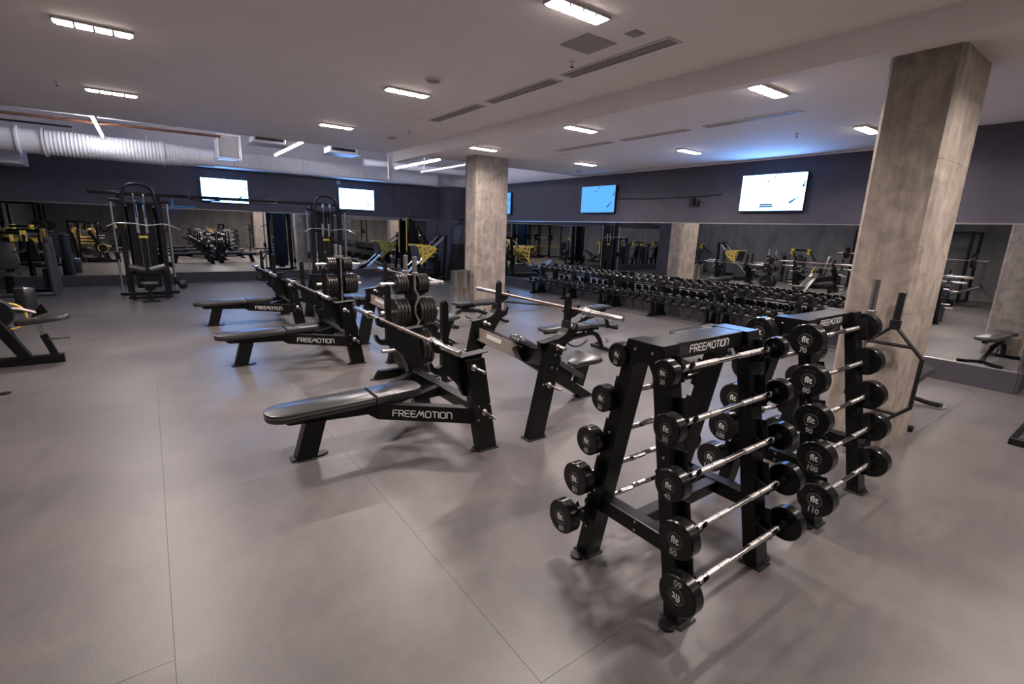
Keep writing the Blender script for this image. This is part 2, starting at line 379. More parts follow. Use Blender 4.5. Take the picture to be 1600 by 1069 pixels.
# ---- ceilings
struct('ceiling', MB().box(((XL+4.76)/2, (YF+11.5)/2, ZM+.06), (4.76-XL, 11.5-YF, .12), 0), CEIL)
struct('ceiling_bay', MB().box(((4.91+XR)/2, (YF+10.1)/2, ZBAY+.06), (XR-4.91, 10.1-YF, .12), 0), CEIL)
struct('ceiling_slab', MB().box(((XL+XR)/2, (YF+YB)/2, ZTOP+.06), (XR-XL+.3, YB-YF+.3, .12), 0), WALLW)
struct('ceiling_beam', MB().box((4.835, (YF+11.3)/2, (ZBEAM+ZM+.1)/2), (.15, 11.3-YF, ZM+.1-ZBEAM), .002), CEIL)
struct('ceiling_edge', MB().box(((XL+4.76)/2, 11.5, (ZM+ZTOP)/2), (4.76-XL, .06, ZTOP-ZM), 0).box(((4.9+XR)/2, 10.1, (ZBAY+ZTOP)/2), (XR-4.9, .06, ZTOP-ZBAY), 0), CEIL)
struct('trim_4', MB().box((4.75, 11.44, 3.17), (.09, .09, .60), .004), DUCT)     # white post hanging at the end of the beam
# ---- concrete columns
def column(name, label, x0, x1, y0, y1, zt):
    c = .03; p = [(x0+c, y0), (x1-c, y0), (x1, y0+c), (x1, y1-c), (x1-c, y1), (x0+c, y1), (x0, y1-c), (x0, y0+c)]
    o = MB().prism(p, (0, 0, zt/2), (1, 0, 0), (0, 1, 0), zt).build(name, CONC, None, False); o['kind'] = 'structure'; o['label'] = label
    for z in (1.23, 2.46):
        MB().prism([(a+(.0015 if a > (x0+x1)/2 else -.0015), b+(.0015 if b > (y0+y1)/2 else -.0015)) for a, b in p], (0, 0, z), (1, 0, 0), (0, 1, 0), .006).build('formwork_joint', CONC, o, False)
    return o
column('column', 'wide concrete column in front of the right mirror', 5.043, 5.83, 1.26, 1.744, ZBAY)
column('column', 'concrete column in mid room beside the steel bin', 5.575, 6.39, 8.92, 9.36, ZBAY)
struct('wall_pier', MB().box((6.0, 9.75, ZBAY/2), (.10, .5, ZBAY), 0), WALL)
# ================================================================== CEILING FITTINGS
def fixture(loc, label, cells, zc, k=1.0):
    t = thing('ceiling_light', label, 'ceiling light', (loc[0], loc[1], zc), 0, 'recessed ceiling lights')
    cw = .135; L = cells*cw+.02; wd = .145
    MB().box((0, 0, -.006), (L, wd, .012), .001).build('housing', CEILF, t, False)
    fr = MB()
    for sy in (-1, 1): fr.box((0, sy*(wd/2), -.011), (L+.012, .008, .022), .001)
    for sx in (-1, 1): fr.box((sx*L/2, 0, -.011), (.008, wd+.008, .022), .001)
    fr.build('frame', CEILF, t, False)
    for i in range(cells):
        x = -cells*cw/2+cw*(i+.5)
        MB().box((x, 0, -.020), (cw-.022, wd-.016, .022), .004).build('lens', LENS, t, False)
    for i in range(cells-1): MB().box((-cells*cw/2+cw*(i+1), 0, -.022), (.012, wd-.01, .028), .001).build('divider', DARKGAP, t, False)
    ld = bpy.data.lights.new('lamp', 'AREA'); ld.shape = 'RECTANGLE'; ld.size = L-.03; ld.size_y = wd-.02; ld.energy = LAMP_W*k; ld.spread = LAMP_SPREAD; ld.color = LAMP_COL
    lo = bpy.data.objects.new('lamp', ld); COL.objects.link(lo); lo.parent = t; lo.location = (0, 0, -.0325)
    return t
rows = {3.11: 'nearest row', 6.21: 'middle row', 9.12: 'far row'}
for y, rn in rows.items():
    for x, sd in ((-.20, 'left'), (2.83, 'right')):
        fixture((x, y), f'four-cell ceiling light over the benches, {sd} one of the {rn}', 4, ZM)
fixture((2.83, .1), 'four-cell ceiling light just right of the camera', 4, ZM)
for y, rn in ((2.83, 'nearest'), (5.55, 'middle'), (8.15, 'farthest')):
    fixture((5.24, y), f'ceiling light beside the beam, {rn} of its row', 4, ZBAY, .62)
    fixture((7.90, y), f'ceiling light near the right wall, {rn} of its row', 4, ZBAY, .62)
for x, a in ((5.24, 'beside the beam'), (7.90, 'near the right wall')):
    for y, b in ((.1, 'just right of'), (-2.6, 'well behind')): fixture((x, y), f'four-cell ceiling light {b} the picture, {a}', 4, ZBAY, .85 if (x < 6 and y > 0) else .35)
def slot_vent(x, y0, y1, zc, label, n):
    t = thing('slot_vent', label, 'air vent', (x, (y0+y1)/2, zc), 0, 'linear slot vents'); L = y1-y0; W = .034*n+.02
    MB().box((0, 0, -.003), (W, L, .006), .0005).build('backing', DARKGAP, t, False)
    f = MB()
    for s in (-1, 1): f.box((s*(W/2), 0, -.006), (.022, L+.03, .012), .001); f.box((0, s*L/2, -.006), (W, .02, .012), .001)
    f.build('frame', CEILF, t, False)
    for i in range(n-1): MB().box((-W/2+.010+(i+1)*.034, 0, -.007), (.012, L, .010), .001).build('slat', CEILF, t, False)
for (a, b), nm in zip(((2.99, 4.37), (4.56, 5.91), (6.13, 7.51)), ('nearest', 'middle', 'farthest')): slot_vent(3.87, a, b, ZM, f'four-slot ceiling vent along the beam, {nm} of three', 4)
for (a, b), nm in zip(((3.01, 4.24), (4.52, 5.73), (5.97, 7.29)), ('nearest', 'middle', 'farthest')): slot_vent(6.34, a, b, ZBAY, f'slot vent in the lower ceiling by the right wall, {nm} of three', 3)
def grille(name, label, x, y, sx, sy, zc, m=GRILL, cat='ceiling panel'):
    t = thing(name, label, cat, (x, y, zc)); MB().box((0, 0, -.004), (sx, sy, .008), .001).build('frame', m, t, False)
    MB().box((0, 0, -.0095), (sx-.03, sy-.03, .004), .001).build('panel', m, t, False); return t
g = grille('speaker_grille', 'square grey speaker grille before the nearest slot vent', 3.385, 3.56, .36, .36, ZM, cat='speaker')
grille('small_grille', 'small square ceiling plate near the front light', 3.51, 3.13, .12, .12, ZM)
grille('access_panel', 'large access hatch in the ceiling at the top edge', 1.31, 4.22, .53, .53, ZM, CEIL)
grille('access_panel', 'square hatch in the ceiling beside the farthest slot vent', 3.45, 7.80, .53, .53, ZM, CEIL)
grille('access_panel', 'faint ceiling hatch between the two left lights', -.55, 8.0, .6, .45, ZM, CEIL)
grille('access_panel', 'faint square hatch in the lower ceiling by the right wall', 7.0, 7.6, .5, .5, ZBAY, CEIL)
def dome(x, y, r, label, zc=ZM):
    t = thing('ceiling_speaker', label, 'speaker', (x, y, zc)); MB().lathe([(0, 0), (r, 0), (r, -.012), (r*.86, -.02), (0, -.02)], n=28).build('rim', CEILF, t)
    MB().lathe([(0, -.020), (r*.80, -.020), (r*.72, -.030), (r*.3, -.038), (0, -.04)], n=28).build('cover', GRILL, t)
dome(2.84, 5.52, .095, 'round white ceiling disc beside the four-cell light')
dome(3.97, 9.44, .10, 'round ceiling disc at the far end near the beam')
dome(8.7, 9.2, .08, 'small round disc on the lower ceiling near right wall', ZBAY)
def sprinkler(x, y, zc, label):
    t = thing('sprinkler', label, 'sprinkler', (x, y, zc)); MB().lathe([(0, 0), (.03, 0), (.03, -.006), (.008, -.012), (.008, -.05), (0, -.05)], n=12).build('body', CEILF, t)
    MB().lathe([(0, -.05), (.022, -.05), (.022, -.053), (0, -.053)], n=10).build('deflector', DARKGAP, t)
sprinkler(3.60, 4.0, ZM, 'small sprinkler head before the nearest slot vent'); sprinkler(3.95, 8.6, ZM, 'small sprinkler head near the far ceiling disc'); sprinkler(7.6, 3.6, ZBAY, 'small sprinkler head in the bluish ceiling above the right screen'); sprinkler(-.75, 9.0, ZM, 'small sprinkler head near the far left light')
# ---- tube lights, ducts and pipes in the open ceiling
def tube_light(x, label):
    t = thing('tube_light', label, 'tube light', (x, 11.55, 3.46), 0, 'hanging tube lights')
    MB().box((0, 1.45, .05), (.05, 2.85, .03), .003).build('rail', DUCT, t)
    MB().cyl((0, .06, .012), (0, 2.85, .012), .022, 12, bev=.006).build('tube', TUBEM, t)
    for y in (.5, 2.5): MB().cyl((0, y, .06), (0, y, ZTOP-3.46), .004, 6).build('wire', STEEL, t)
tube_light(-.58, 'glowing tube light in front of the round duct'); tube_light(2.86, 'glowing tube light hanging between the left duct and the beam'); tube_light(6.15, 'glowing tube light behind the beam near mid column')
d = thing('spiral_duct', 'white round spiral duct running along the back wall', 'duct', (0, 14.8, 3.28))
prof = []; x = -1.55
while x < .47: prof += [(.252, x), (.262, x+.022), (.252, x+.044)]; x += .066
MB().lathe([(0, -1.56)]+prof+[(0, .48)], ax=(1, 0, 0), n=36).build('ribbed_section', DUCT, d)
MB().lathe([(.25, .47), (.285, .47), (.285, .50), (.25, .50)], ax=(1, 0, 0), n=36).build('collar', DUCT, d); MB().lathe([(.25, -1.60), (.29, -1.60), (.29, -1.56), (.25, -1.56)], ax=(1, 0, 0), n=36).build('collar', DUCT, d)
prof = []; x = .50
while x < 1.24: k = (x-.5)/.74; rr = .25-.05*k; prof += [(rr, x), (rr+.006, x+.02), (rr, x+.04)]; x += .06
MB().lathe([(0, .5)]+prof+[(.2, 1.5), (0, 1.5)], ax=(1, 0, 0), n=36).build('reducer', DUCT, d)
MB().lathe([(.25, -1.60), (.25, -1.95), (.29, -1.96), (.29, -2.0), (.25, -2.0), (.25, -2.10)], ax=(1, 0, 0), n=36).tube([(-2.05, 0, 0), (-2.3, 0, .0), (-2.55, .05, .02), (-2.75, .2, .05), (-2.86, .45, .08), (-2.9, .9, .1), (-2.9, 1.9, .1)], .25, 28).build('elbow', DUCT, d)
MB().box((-2.28, 1.0, -.22), (.42, .9, .44), .006).build('branch_box', DUCT, d)
for x in (-1.1, .2): MB().cyl((x, 0, .2), (x, 0, ZTOP-3.28), .006, 6).build('hanger_rod', STEEL, d)
t = thing('duct_outlet', 'white boxy duct outlet hanging over the left screen', 'duct', (1.72, 13.6, 3.19))
MB().box((0, .35, .26), (.44, .7, .46), .03).build('box', DUCT, t); MB().cyl((0, .35, .48), (0, .35, ZTOP-3.19), .01, 6).build('hanger_rod', STEEL, t); f = MB()
for sx in (-1, 1): f.box((sx*.23, -.01, .26), (.03, .05, .54), .006)
for sz in (0, .52): f.box((0, -.01, sz), (.48, .05, .03), .006)
f.build('mouth_frame', DUCT, t); MB().box((0, .006, .26), (.40, .02, .42), .002).build('grille', GRILL, t)
t = thing('soffit_duct', 'white boxed duct along the top of the back wall', 'duct', (0, 0, 0)); MB().box((5.0, 16.78, 3.49), (7.4, .58, .46), .05).box((5.0, 16.78, 3.262), (7.4, .62, .02), .004).build('casing', DUCT, t)
for i in range(4): MB().box((2.2+i*1.85, 16.78, 3.50), (.03, .63, .50), .01).build('flange', DUCT, t)
t = thing('ceiling_pipe', 'brown pipe running under the open ceiling at left', 'pipe', (0, 13.0, 3.52)); MB().cyl((-4.6, 0, 0), (1.5, 0, .06), .028, 12).build('pipe', ORANGE, t)
for x in (-3.2, -1.2, .6): MB().cyl((x, 0, .01), (x, 0, ZTOP-3.52), .006, 6).build('hanger_rod', STEEL, t)
t = thing('ceiling_pipe', 'thin dark conduit beside the brown pipe at left', 'pipe', (0, 13.5, 3.47)); MB().cyl((-4.6, 0, 0), (-1.0, 0, .02), .02, 10).build('pipe', BLK2, t)
t = thing('cable_tray', 'white cable tray under the open ceiling at far left', 'tray', (0, 12.4, 3.60)); MB().box((-2.0, 0, 0), (5.4, .30, .03), .003).box((-2.0, -.15, .04), (5.4, .012, .10), .002).box((-2.0, .15, .04), (5.4, .012, .10), .002).build('channel', DUCT, t)
for nm, x, y in (('left', 2.25, 11.9), ('right', 3.85, 12.1)):
    t = thing('air_diffuser', f'white box air diffuser in the open ceiling, {nm} of two', 'air vent', (x, y, 3.40)); MB().box((0, .1, .07), (.62, .5, .12), .01).build('box', DUCT, t); MB().box((0, -.152, .075), (.54, .008, .07), .001).build('slot', DARKGAP, t)
    MB().cyl((0, .1, .12), (0, .1, ZTOP-3.40), .01, 6).build('hanger_rod', STEEL, t)
    MB().prism([(-.36, 0), (.36, 0), (.30, .02), (-.30, .02)], (0, .1, -.02), (1, 0, 0), (0, 0, 1), .6).build('skirt', DUCT, t)
t = thing('strut_rail', 'white strut rail hanging behind the beam near mid column', 'rail', (0, 0, 0)); MB().box((6.9, 12.8, 3.42), (.05, 2.8, .05), .004).box((6.9, 11.6, 3.95), (.03, .03, 1.1), .002).box((6.9, 14.0, 3.95), (.03, .03, 1.1), .002).build('rail', DUCT, t)
t = thing('ceiling_pipe', 'white pipe in the open ceiling behind mid column', 'pipe', (0, 0, 0)); MB().cyl((5.4, 15.0, 3.62), (9.5, 15.0, 3.62), .10, 16).build('pipe', DUCT, t)
# ---- screens
def tv(label, c, axis, scr, birds=True, caption=False, w_=1.215, h_=.69):
    t = thing('wall_screen', label, 'television', c, 0 if axis == 'x' else -math.pi/2, 'wall screens')   # local: screen faces -y, x to the right as seen
    MB().box((0, -.055, 0), (w_, .05, h_), .006).build('case', TVB, t)
    MB().box((0, -.015, 0), (.5, .03, .35), .003).build('wall_bracket', TVB, t)
    MB().box((0, -.0805, .004), (w_-.028, .002, h_-.034), .0002).build('screen', scr, t, False)
    MB().box((0, -.082, -h_/2+.008), (.04, .002, .005), .0003).build('maker_mark', GREY_T, t, False)
    if birds:
        def bird(x, z, s, k):
            sh = {0: [(-1, .1), (-.5, .35), (-.1, .1), (.3, .55), (.9, .5), (.35, .1), (0, -.35), (-.4, -.1)], 1: [(-1, -.5), (-.3, .0), (.5, .45), (1.2, .5), (.5, .25), (-.1, -.3), (-.6, -.65)], 2: [(-.6, -.9), (-.2, -.2), (.3, .9), (.55, .8), (.25, .1), (.3, -.5), (-.1, -.5)]}[k]
            MB().prism([(a*s, b*s) for a, b in sh], (x, -.0822, z), (1, 0, 0), (0, 0, 1), .0008).build('screen_bird', TVBLUE, t, False)
        bird(-.07, .20, .05, 0); bird(.03, .29, .05, 2); bird(.55, .12, .075, 2); bird(.42, -.14, .10, 1)
    if caption:
        for z, wd in ((-.215, .24), (-.25, .26)):
            MB().box((-.07, -.0822, z), (wd, .0008, .03), .0001).build('caption_bar', TVBLUE, t, False)
    return t
tv('bright screen on the back wall above the cable beam', (1.95, YB, 2.63), 'x', TVS)
tv('bright screen on the back wall nearer the mid column', (5.855, YB, 2.63), 'x', TVS)
tv('bright screen on the right wall beside the big column', (XR, 4.81, 2.645), 'y', TVS, caption=True)
tv('dimmer blue screen on the right wall behind the racks', (XR, 9.30, 2.645), 'y', TVS2)
tv('screen on the right wall half hidden by mid column', (XR, 13.75, 2.63), 'y', TVS2)
t = thing('emergency_light', 'small wall box with cable between the two right screens', 'wall light', (XR-.015, 6.45, 2.52)); MB().box((-.04, .05, 0), (.08, .10, .16), .004).build('lamp_box', BLK2, t); MB().box((-.03, -.08, -.03), (.06, .06, .10), .004).build('junction_box', BLK2, t)
MB().tube([(-.012, 2.2, .13), (-.012, 1.2, .10), (-.012, .1, .11), (-.012, -.1, .11), (-.012, -.6, .14)], .006, 6).build('cable', BLK2, t)
t = thing('smoke_detector', 'small white ring fitting on the back wall by the second screen', 'detector', (5.28, YB, 3.14)); MB().lathe([(.03, 0), (.055, 0), (.055, .02), (.03, .03), (.025, .012), (.03, 0)], ax=(0, -1, 0), n=20).build('ring', CEILF, t)
# ================================================================== BENCH PRESS STATIONS
def bolts(mb, pts, ax, r=.009, h=.006):
    for p in pts: mb.lathe([(0, 0), (r, 0), (r*.8, h*.7), (r*.3, h), (0, h)], p, ax, 8)
def weight_peg(parent, p, ax, L=.16, r=.0125, name='weight_peg'):
    p = V3(p); ax = V3(ax)
    MB().lathe([(0, 0), (.027, 0), (.027, .008), (.020, .014), (r, .016), (r, L-.004), (r-.004, L), (0, L)], p, ax, 14).build(name, STEEL, parent)
FLATP = [(1.34, .80), (1.36, .835), (1.12, .815), (1.06, .86), (1.035, .93), (1.03, 1.24), (1.008, 1.27), (.985, 1.25), (.98, .925), (.955, .912), (.93, .917), (.905, .965), (.885, .96), (.895, .89), (.93, .868), (.98, .86), (.98, .76), (.95, .745), (.915, .755), (.89, .80), (.87, .79), (.885, .73), (.92, .70), (.98, .69), (1.05, .66), (1.13, .58), (1.18, .48), (1.26, .46)]
def make_flat():
    t = thing('bench_press_station', '', 'bench press')
    # front leg
    lg = MB().prism([(0, .012), (.155, .012), (.24, .30), (.085, .30)], (0, 0, 0), t=.10).build('front_leg', BLK, t)
    MB().box((.09, 0, .006), (.24, .10, .012), .004).cyl((.215, 0, .006), (.215, 0, .013), .035, 14).build('foot_plate', BLK2, lg)
    MB().prism([(-.07, .352), (-.07, .325), (-.03, .300), (.60, .265), (.72, .285), (1.0, .345), (1.0, .365)], (0, 0, 0), t=.075).build('spine', BLK, t)
    tilt = Matrix.Translation((-.19, 0, .362)) @ Matrix.Rotation(R_(-1.6), 4, 'Y')
    def pad(name, o, z0=-.006, z1=.060, m=VINYL, bv=.010, parent=t):
        mb = MB(); mb.M = tilt; mb.pad(o, z0, z1, bv); return mb.build(name, m, parent)
    p = pad('pad', rrect(0, .80, .150, .135, .004))
    pad('piping', rrect(-.003, .80, .153, .137, .004), .026, .036, PIPE, .003, p)
    pad('head_pad', rrect(.808, 1.24, .150, .004, .12, .148))
    pad('pad_seam', rrect(.965, .969, .138, .001, .001), .05, .0606, DARKGAP, .0003)
    # splayed arms, uprights, gun-rack plates
    for s in (-1, 1):
        a = V3((.60, s*.06, .315)); b = V3((1.28, s*.60, .315)); dr = (b-a).normalized(); n = V3((dr.y, -dr.x, 0))*(-s)*-1
        L = (b-a).length
        arm = MB().prism([(-.10, .062), (-.06, -.012), (.06, -.07), (L, -.07), (L, .062)], a, dr, (0, 0, 1), .075).build('arm', BLK, t)
        out = V3((-dr.y, dr.x, 0)) if s > 0 else V3((dr.y, -dr.x, 0))
        u = dr if s < 0 else -dr
        o = obj('lettering', wordmark(.052), arm); o.matrix_local = face_M(a+dr*(.43 if s < 0 else .43)+out*.0385+V3((0, 0, -.008)), u, (0, 0, 1))
        up_ = MB().prism([(1.285, .008), (1.455, .008), (1.315, .80), (1.145, .80)], (0, s*.61, 0), t=.085).build('upright', BLK, t)
        MB().box((1.37, s*.61, .005), (.20, .12, .010), .003).cyl((1.26, s*.61, .004), (1.26, s*.61, .012), .03, 12).build('foot_plate', BLK2, up_)
        hp = MB().prism(FLATP, (0, s*.552, 0), t=.045).build('bar_hook_plate', BLK, t); fl_ = MB(); FP = [(1.365, .838), (1.12, .818), (1.085, .836), (1.06, .863), (1.044, .90), (1.037, .95)]
        for a_, b_ in zip(FP, FP[1:]): fl_.beam((a_[0], s*.572, a_[1]), (b_[0], s*.572, b_[1]), .10, .008, .001)
        fl_.build('top_flange', BLK2, hp)
        for p_ in ((1.325, s*.652, .34), (1.215, s*.652, .735)): weight_peg(t, p_, (0, s, 0))
        mb = MB(); bolts(mb, [(1.325+dx, s*.652, .34+dz) for dx in (-.055, .055) for dz in (-.06, .06)], (0, s, 0)); mb.build('bolt', BOLT, t)
    MB().box((1.28, 0, .36), (.09, 1.14, .10), .004).build('cross_member', BLK, t)
    MB().prism([(.98, .34), (1.24, .40), (1.24, .31), (1.0, .30)], t=.07).build('head_gusset', BLK, t)
    return t
def place_flat(first, loc, label, rz=0):
    if first is None: o = make_flat(); o.location = loc; o.rotation_euler = (0, 0, rz); o['label'] = label; o['group'] = 'bench press stations'; return o
    return dup(first, loc, rz, label)
fb = place_flat(None, (.735, 3.77, 0), 'black flat bench press station nearest the camera with white lettering')
place_flat(fb, (.70, 6.83, 0), 'black flat bench press station in the middle of the three at left')
place_flat(fb, (.667, 9.74, 0), 'black flat bench press station farthest back near the cable towers')
place_flat(fb, (3.76, 9.35, 0), 'black flat bench press station facing right behind the far plate tree', math.pi)
INCP = [(.06, .80), (.05, .855), (.22, .875), (.31, .92), (.345, .98), (.35, 1.24), (.37, 1.27), (.395, 1.25), (.40, 1.125), (.43, 1.108), (.455, 1.115), (.475, 1.165), (.495, 1.155), (.48, 1.075), (.44, 1.055), (.40, 1.045), (.40, .96), (.43, .935), (.455, .945), (.475, .99), (.495, .98), (.48, .90), (.43, .88), (.39, .85), (.33, .76), (.26, .62), (.17, .56)]
def make_incline():
    t = thing('incline_bench_station', '', 'bench press')
    for s in (-1, 1):
        up_ = MB().prism([(-.08, .008), (.08, .008), (.27, .86), (.11, .86)], (0, s*.60, 0), t=.085).build('upright', BLK, t)
        MB().box((0, s*.60, .005), (.20, .12, .010), .003).cyl((.10, s*.60, .004), (.10, s*.60, .012), .03, 12).build('foot_plate', BLK2, up_)
        hp = MB().prism(INCP, (0, s*.545, 0), t=.045).build('bar_hook_plate', BLK, t); fl_ = MB(); FP = [(.045, .858), (.22, .879), (.27, .90), (.31, .925), (.335, .965), (.344, 1.03)]
        for a_, b_ in zip(FP, FP[1:]): fl_.beam((a_[0], s*.565, a_[1]), (b_[0], s*.565, b_[1]), .10, .008, .001)
        fl_.build('top_flange', BLK2, hp)
        weight_peg(t, (.112, s*.642, .485), (0, s, 0))
        weight_peg(t, (.19, s*.642, .82), (0, s, 0), .10, .020, 'end_peg'); weight_peg(t, (.19, s*.52, .83), (0, -s, 0), .10, .016, 'inner_peg')
        mb = MB(); bolts(mb, [(.20+dx, s*.642, .72+dz) for dx, dz in ((-.03, .03), (.03, .01))]+[(.165+dx, s*.642, .62+dz) for dx, dz in ((-.03, .02), (.03, 0))]+[(.08+dx, s*.642, .50) for dx in (-.035, -.005)], (0, s, 0)); mb.build('bolt', BOLT, t)
        a = V3((.15, s*.57, .72)); b = V3((.34, s*.06, .60)); arm = MB().beam(a, b, .07, .15, .004).build('arm', BLK, t)
        if s > 0:
            dr = (b-a).normalized(); n = dr.cross(V3((0, 0, 1))).normalized(); n = n if n.x < 0 else -n; upv = n.cross(dr); upv = upv if upv.z > 0 else -upv
            MB().beam(a+n*.037+dr*.02, b+n*.037, .004, .14, .001).build('instruction_plate', TAN, arm); MB().beam(a+n*.040+dr*.13+upv*.02, a+n*.040+dr*.32+upv*.02, .002, .045, .0005).build('sticker', STICK, arm)
    ang = math.atan2(-.55, .92); d = V3((math.cos(ang), 0, math.sin(ang))); nrm = V3((-d.z, 0, d.x))
    MB().prism([(.20, .66), (.26, .55), (1.12, .008), (1.30, .008), (.27, .68)], t=.09).build('spine', BLK, t)
    MB().box((1.2, 0, .005), (.22, .14, .010), .003).build('foot_plate', BLK2, t)
    M = Matrix((d, V3((0, 1, 0)), nrm)).transposed().to_4x4(); M.translation = V3((.17, 0, .765))
    mb = MB(); mb.M = M; mb.pad(rrect(0, .24, .115, .09, .004, .135), 0, .06, .016); mb.build('head_pad', VINYL, t)
    mb = MB(); mb.M = M; mb.pad(rrect(.248, 1.0, .145, .004, .03), 0, .06, .016); bp = mb.build('backrest_pad', VINYL, t)
    mb = MB(); mb.M = M
    mb.box((.55, 0, -.03), (.8, .08, .055), .004); mb.build('backrest_frame', BLK, t)
    seat = [(0, -.07), (.08, -.10), (.20, -.185), (.27, -.20), (.30, -.17), (.285, -.08), (.285, .08), (.30, .17), (.27, .20), (.20, .185), (.08, .10), (0, .07)]
    mb = MB(); mb.M = Matrix.Translation((1.00, 0, .36)) @ Matrix.Rotation(R_(-15), 4, 'Y'); mb.pad(seat, 0, .055, .016); st = mb.build('seat_pad', VINYL, t)
    MB().prism([(1.06, .36), (1.24, .38), (1.16, .12), (1.05, .18)], t=.06).build('seat_post', BLK, t)
    return t
ib = make_incline(); ib.location = (2.58, 3.70, 0); tag(ib, 'black incline bench station with tan plate, nearest the camera', None, 'bench press stations')
dup(ib, (2.49, 6.62, 0), 0, 'black incline bench station behind the near plate tree')
# ---- olympic bars
def make_bar():
    t = thing('olympic_barbell', '', 'barbell', group='olympic barbells')
    MB().cyl((0, -.66, 0), (0, .66, 0), .0142, 12).build('shaft', BRONZE, t)
    for s in (-1, 1):
        MB().lathe([(0, .655), (.030, .655), (.037, .66), (.037, .685), (.030, .69), (.030, .70), (.0252, .702), (.0252, 1.09), (.022, 1.096), (0, 1.096)], (0, 0, 0), (0, s, 0), 20).build('sleeve', SLEEVE, t)
        mb = MB(); mb.lathe([(0, 1.096), (.017, 1.096), (.017, 1.099), (0, 1.099)], (0, 0, 0), (0, s, 0), 14); mb.build('end_cap', STEEL, t)
    return t
br = make_bar(); br.location = (1.690, 3.99, .931); br['label'] = 'steel barbell racked on the nearest flat bench'
dup(br, (1.655, 7.0, .931), 0, 'steel barbell racked on the middle flat bench'); dup(br, (1.622, 9.86, .931), 0, 'steel barbell racked on the farthest flat bench')
b4 = dup(br, (3.01, 3.66, 1.126), 0, 'bright steel barbell racked on the nearest incline bench'); dup(br, (2.92, 6.52, 1.126), 0, 'steel barbell on the incline bench behind the plate tree'); dup(br, (2.805, 9.28, .931), math.pi, 'steel barbell on the right-facing bench behind the far plate tree')
# spring collar left on the near incline bar
t = thing('bar_collar', 'brass-coloured bar clamp on the nearest incline barbell', 'clamp', (3.01, 2.93, 1.126)); MB().lathe([(.0255, -.02), (.036, -.02), (.036, .02), (.0255, .02)], ax=(0, 1, 0), n=18).build('ring', STEEL, t); MB().box((0, 0, .045), (.016, .03, .03), .003).build('lever', BRONZE, t)
# ================================================================== PLATE TREES
def plate_mesh(r, th):
    return MB().lathe([(.026, -th*.4), (.045, -th*.5), (.05, -th*.28), (r*.62, -th*.22), (r*.80, -th*.32), (r*.84, -th*.5), (r*.97, -th*.5), (r, -th*.36), (r, th*.36), (r*.97, th*.5), (r*.84, th*.5), (r*.80, th*.32), (r*.62, th*.22), (.05, th*.28), (.045, th*.5), (.026, th*.4), (.026, -th*.4)], (0, 0, 0), (1, 0, 0), 28)
PM = {}
def weight_plate(loc, r, th, label, group):
    k = (r, th)
    if k not in PM: PM[k] = plate_mesh(r, th).build('weight_plate', PLATE); o = PM[k]
    else: o = PM[k].copy(); COL.objects.link(o)
    o.location = loc; return tag(o, label, 'weight plate', group)
def make_tree():
    t = thing('plate_tree', '', 'plate rack', group='plate trees')
    for y, nm in ((-.24, 1), (.24, 2)):
        s = MB().prism([(-.37, .008), (.37, .008), (.31, .105), (-.31, .105)], (0, y, 0), t=.075).build('base_skid', BLK, t)
        if y < 0: o = obj('lettering', wordmark(.052), s); o.matrix_local = face_M((.0, y-.0385, .055), (1, 0, 0), (0, 0, 1))
        for x in (-.39, .39): MB().cyl((x, y, .002), (x, y, .012), .03, 12).build('foot', BLK2, s)
    MB().box((0, 0, .075), (.09, .44, .06), .004).build('cross_beam', BLK, t)
    MB().prism([(-.10, .09), (.10, .09), (.055, .60), (.055, 1.26), (-.055, 1.26), (-.055, .60)], (0, 0, 0), t=.075).build('post', BLK, t)
    for z in (.40, .84, 1.16):
        for s in (-1, 1): MB().cyl((s*.04, 0, z), (s*.36, 0, z), .0235, 14, bev=.004).build('plate_peg', STEEL, t)
    for s in (-1, 1):
        MB().box((.0, s*.085, .30), (.06, .11, .03), .003).lathe([(.034, 0), (.034, .18), (.030, .18), (.030, .01), (0, .01)], (0, s*.12, .30), (0, 0, 1), 14).build('bar_holder', BLK, t)
    return t
def load_tree(loc, who):
    levels = ((1.16, -1, 4, .115, .026, 'top left'), (1.16, 1, 4, .115, .028, 'top right'), (.84, -1, 4, .165, .034, 'middle left'), (.84, 1, 5, .165, .036, 'middle right'), (.40, -1, 2, .225, .040, 'bottom left'), (.40, 1, 3, .225, .042, 'bottom right'))
    for z, s, n, r, th, nm in levels:
        x = .062+th/2
        for k in range(n):
            weight_plate((loc[0]+s*(x+k*(th+.006)), loc[1], z-.0025), r, th, f'iron plate on {nm} peg of {who} plate tree, {ordn(k+1)} from the post', f'plates on the {who} tree')
tr = make_tree(); tr.location = (2.36, 5.17, 0); tr['label'] = 'black plate tree with lettered base between the near benches'
dup(tr, (2.45, 8.12, 0), 0, 'black plate tree farther back behind the middle flat bench')
load_tree((2.36, 5.17), 'near'); load_tree((2.45, 8.12), 'far')
# upright bars stored in the holders
def upright_bar(x, y, z0, label, curl):
    t = thing('stored_bar', label, 'barbell', (x, y, z0), 0, 'bars stored upright')
    if curl: pts = [(0, 0, .0), (0, 0, .33), (.05, 0, .43), (0, 0, .53), (0, 0, .60), (.05, 0, .70), (0, 0, .80), (0, 0, .98)]
    else: pts = [(0, 0, 0), (0, 0, .98)]
    MB().tube(pts, .0135, 10).build('shaft', STEEL, t)
    MB().lathe([(0, .955), (.037, .955), (.037, .985), (.0255, .99), (.0255, 1.16), (0, 1.16)], n=18).build('sleeve', STEEL, t)
    MB().lathe([(0, 0), (.0255, 0), (.0255, .16), (.034, .165), (.034, .19), (0, .19)], n=18).build('lower_sleeve', STEEL, t)
upright_bar(2.36, 5.05, .312, 'grey curl bar standing upright on the near plate tree, right one', True); upright_bar(2.36, 5.29, .312, 'grey bar standing upright on the near plate tree, left one', False)
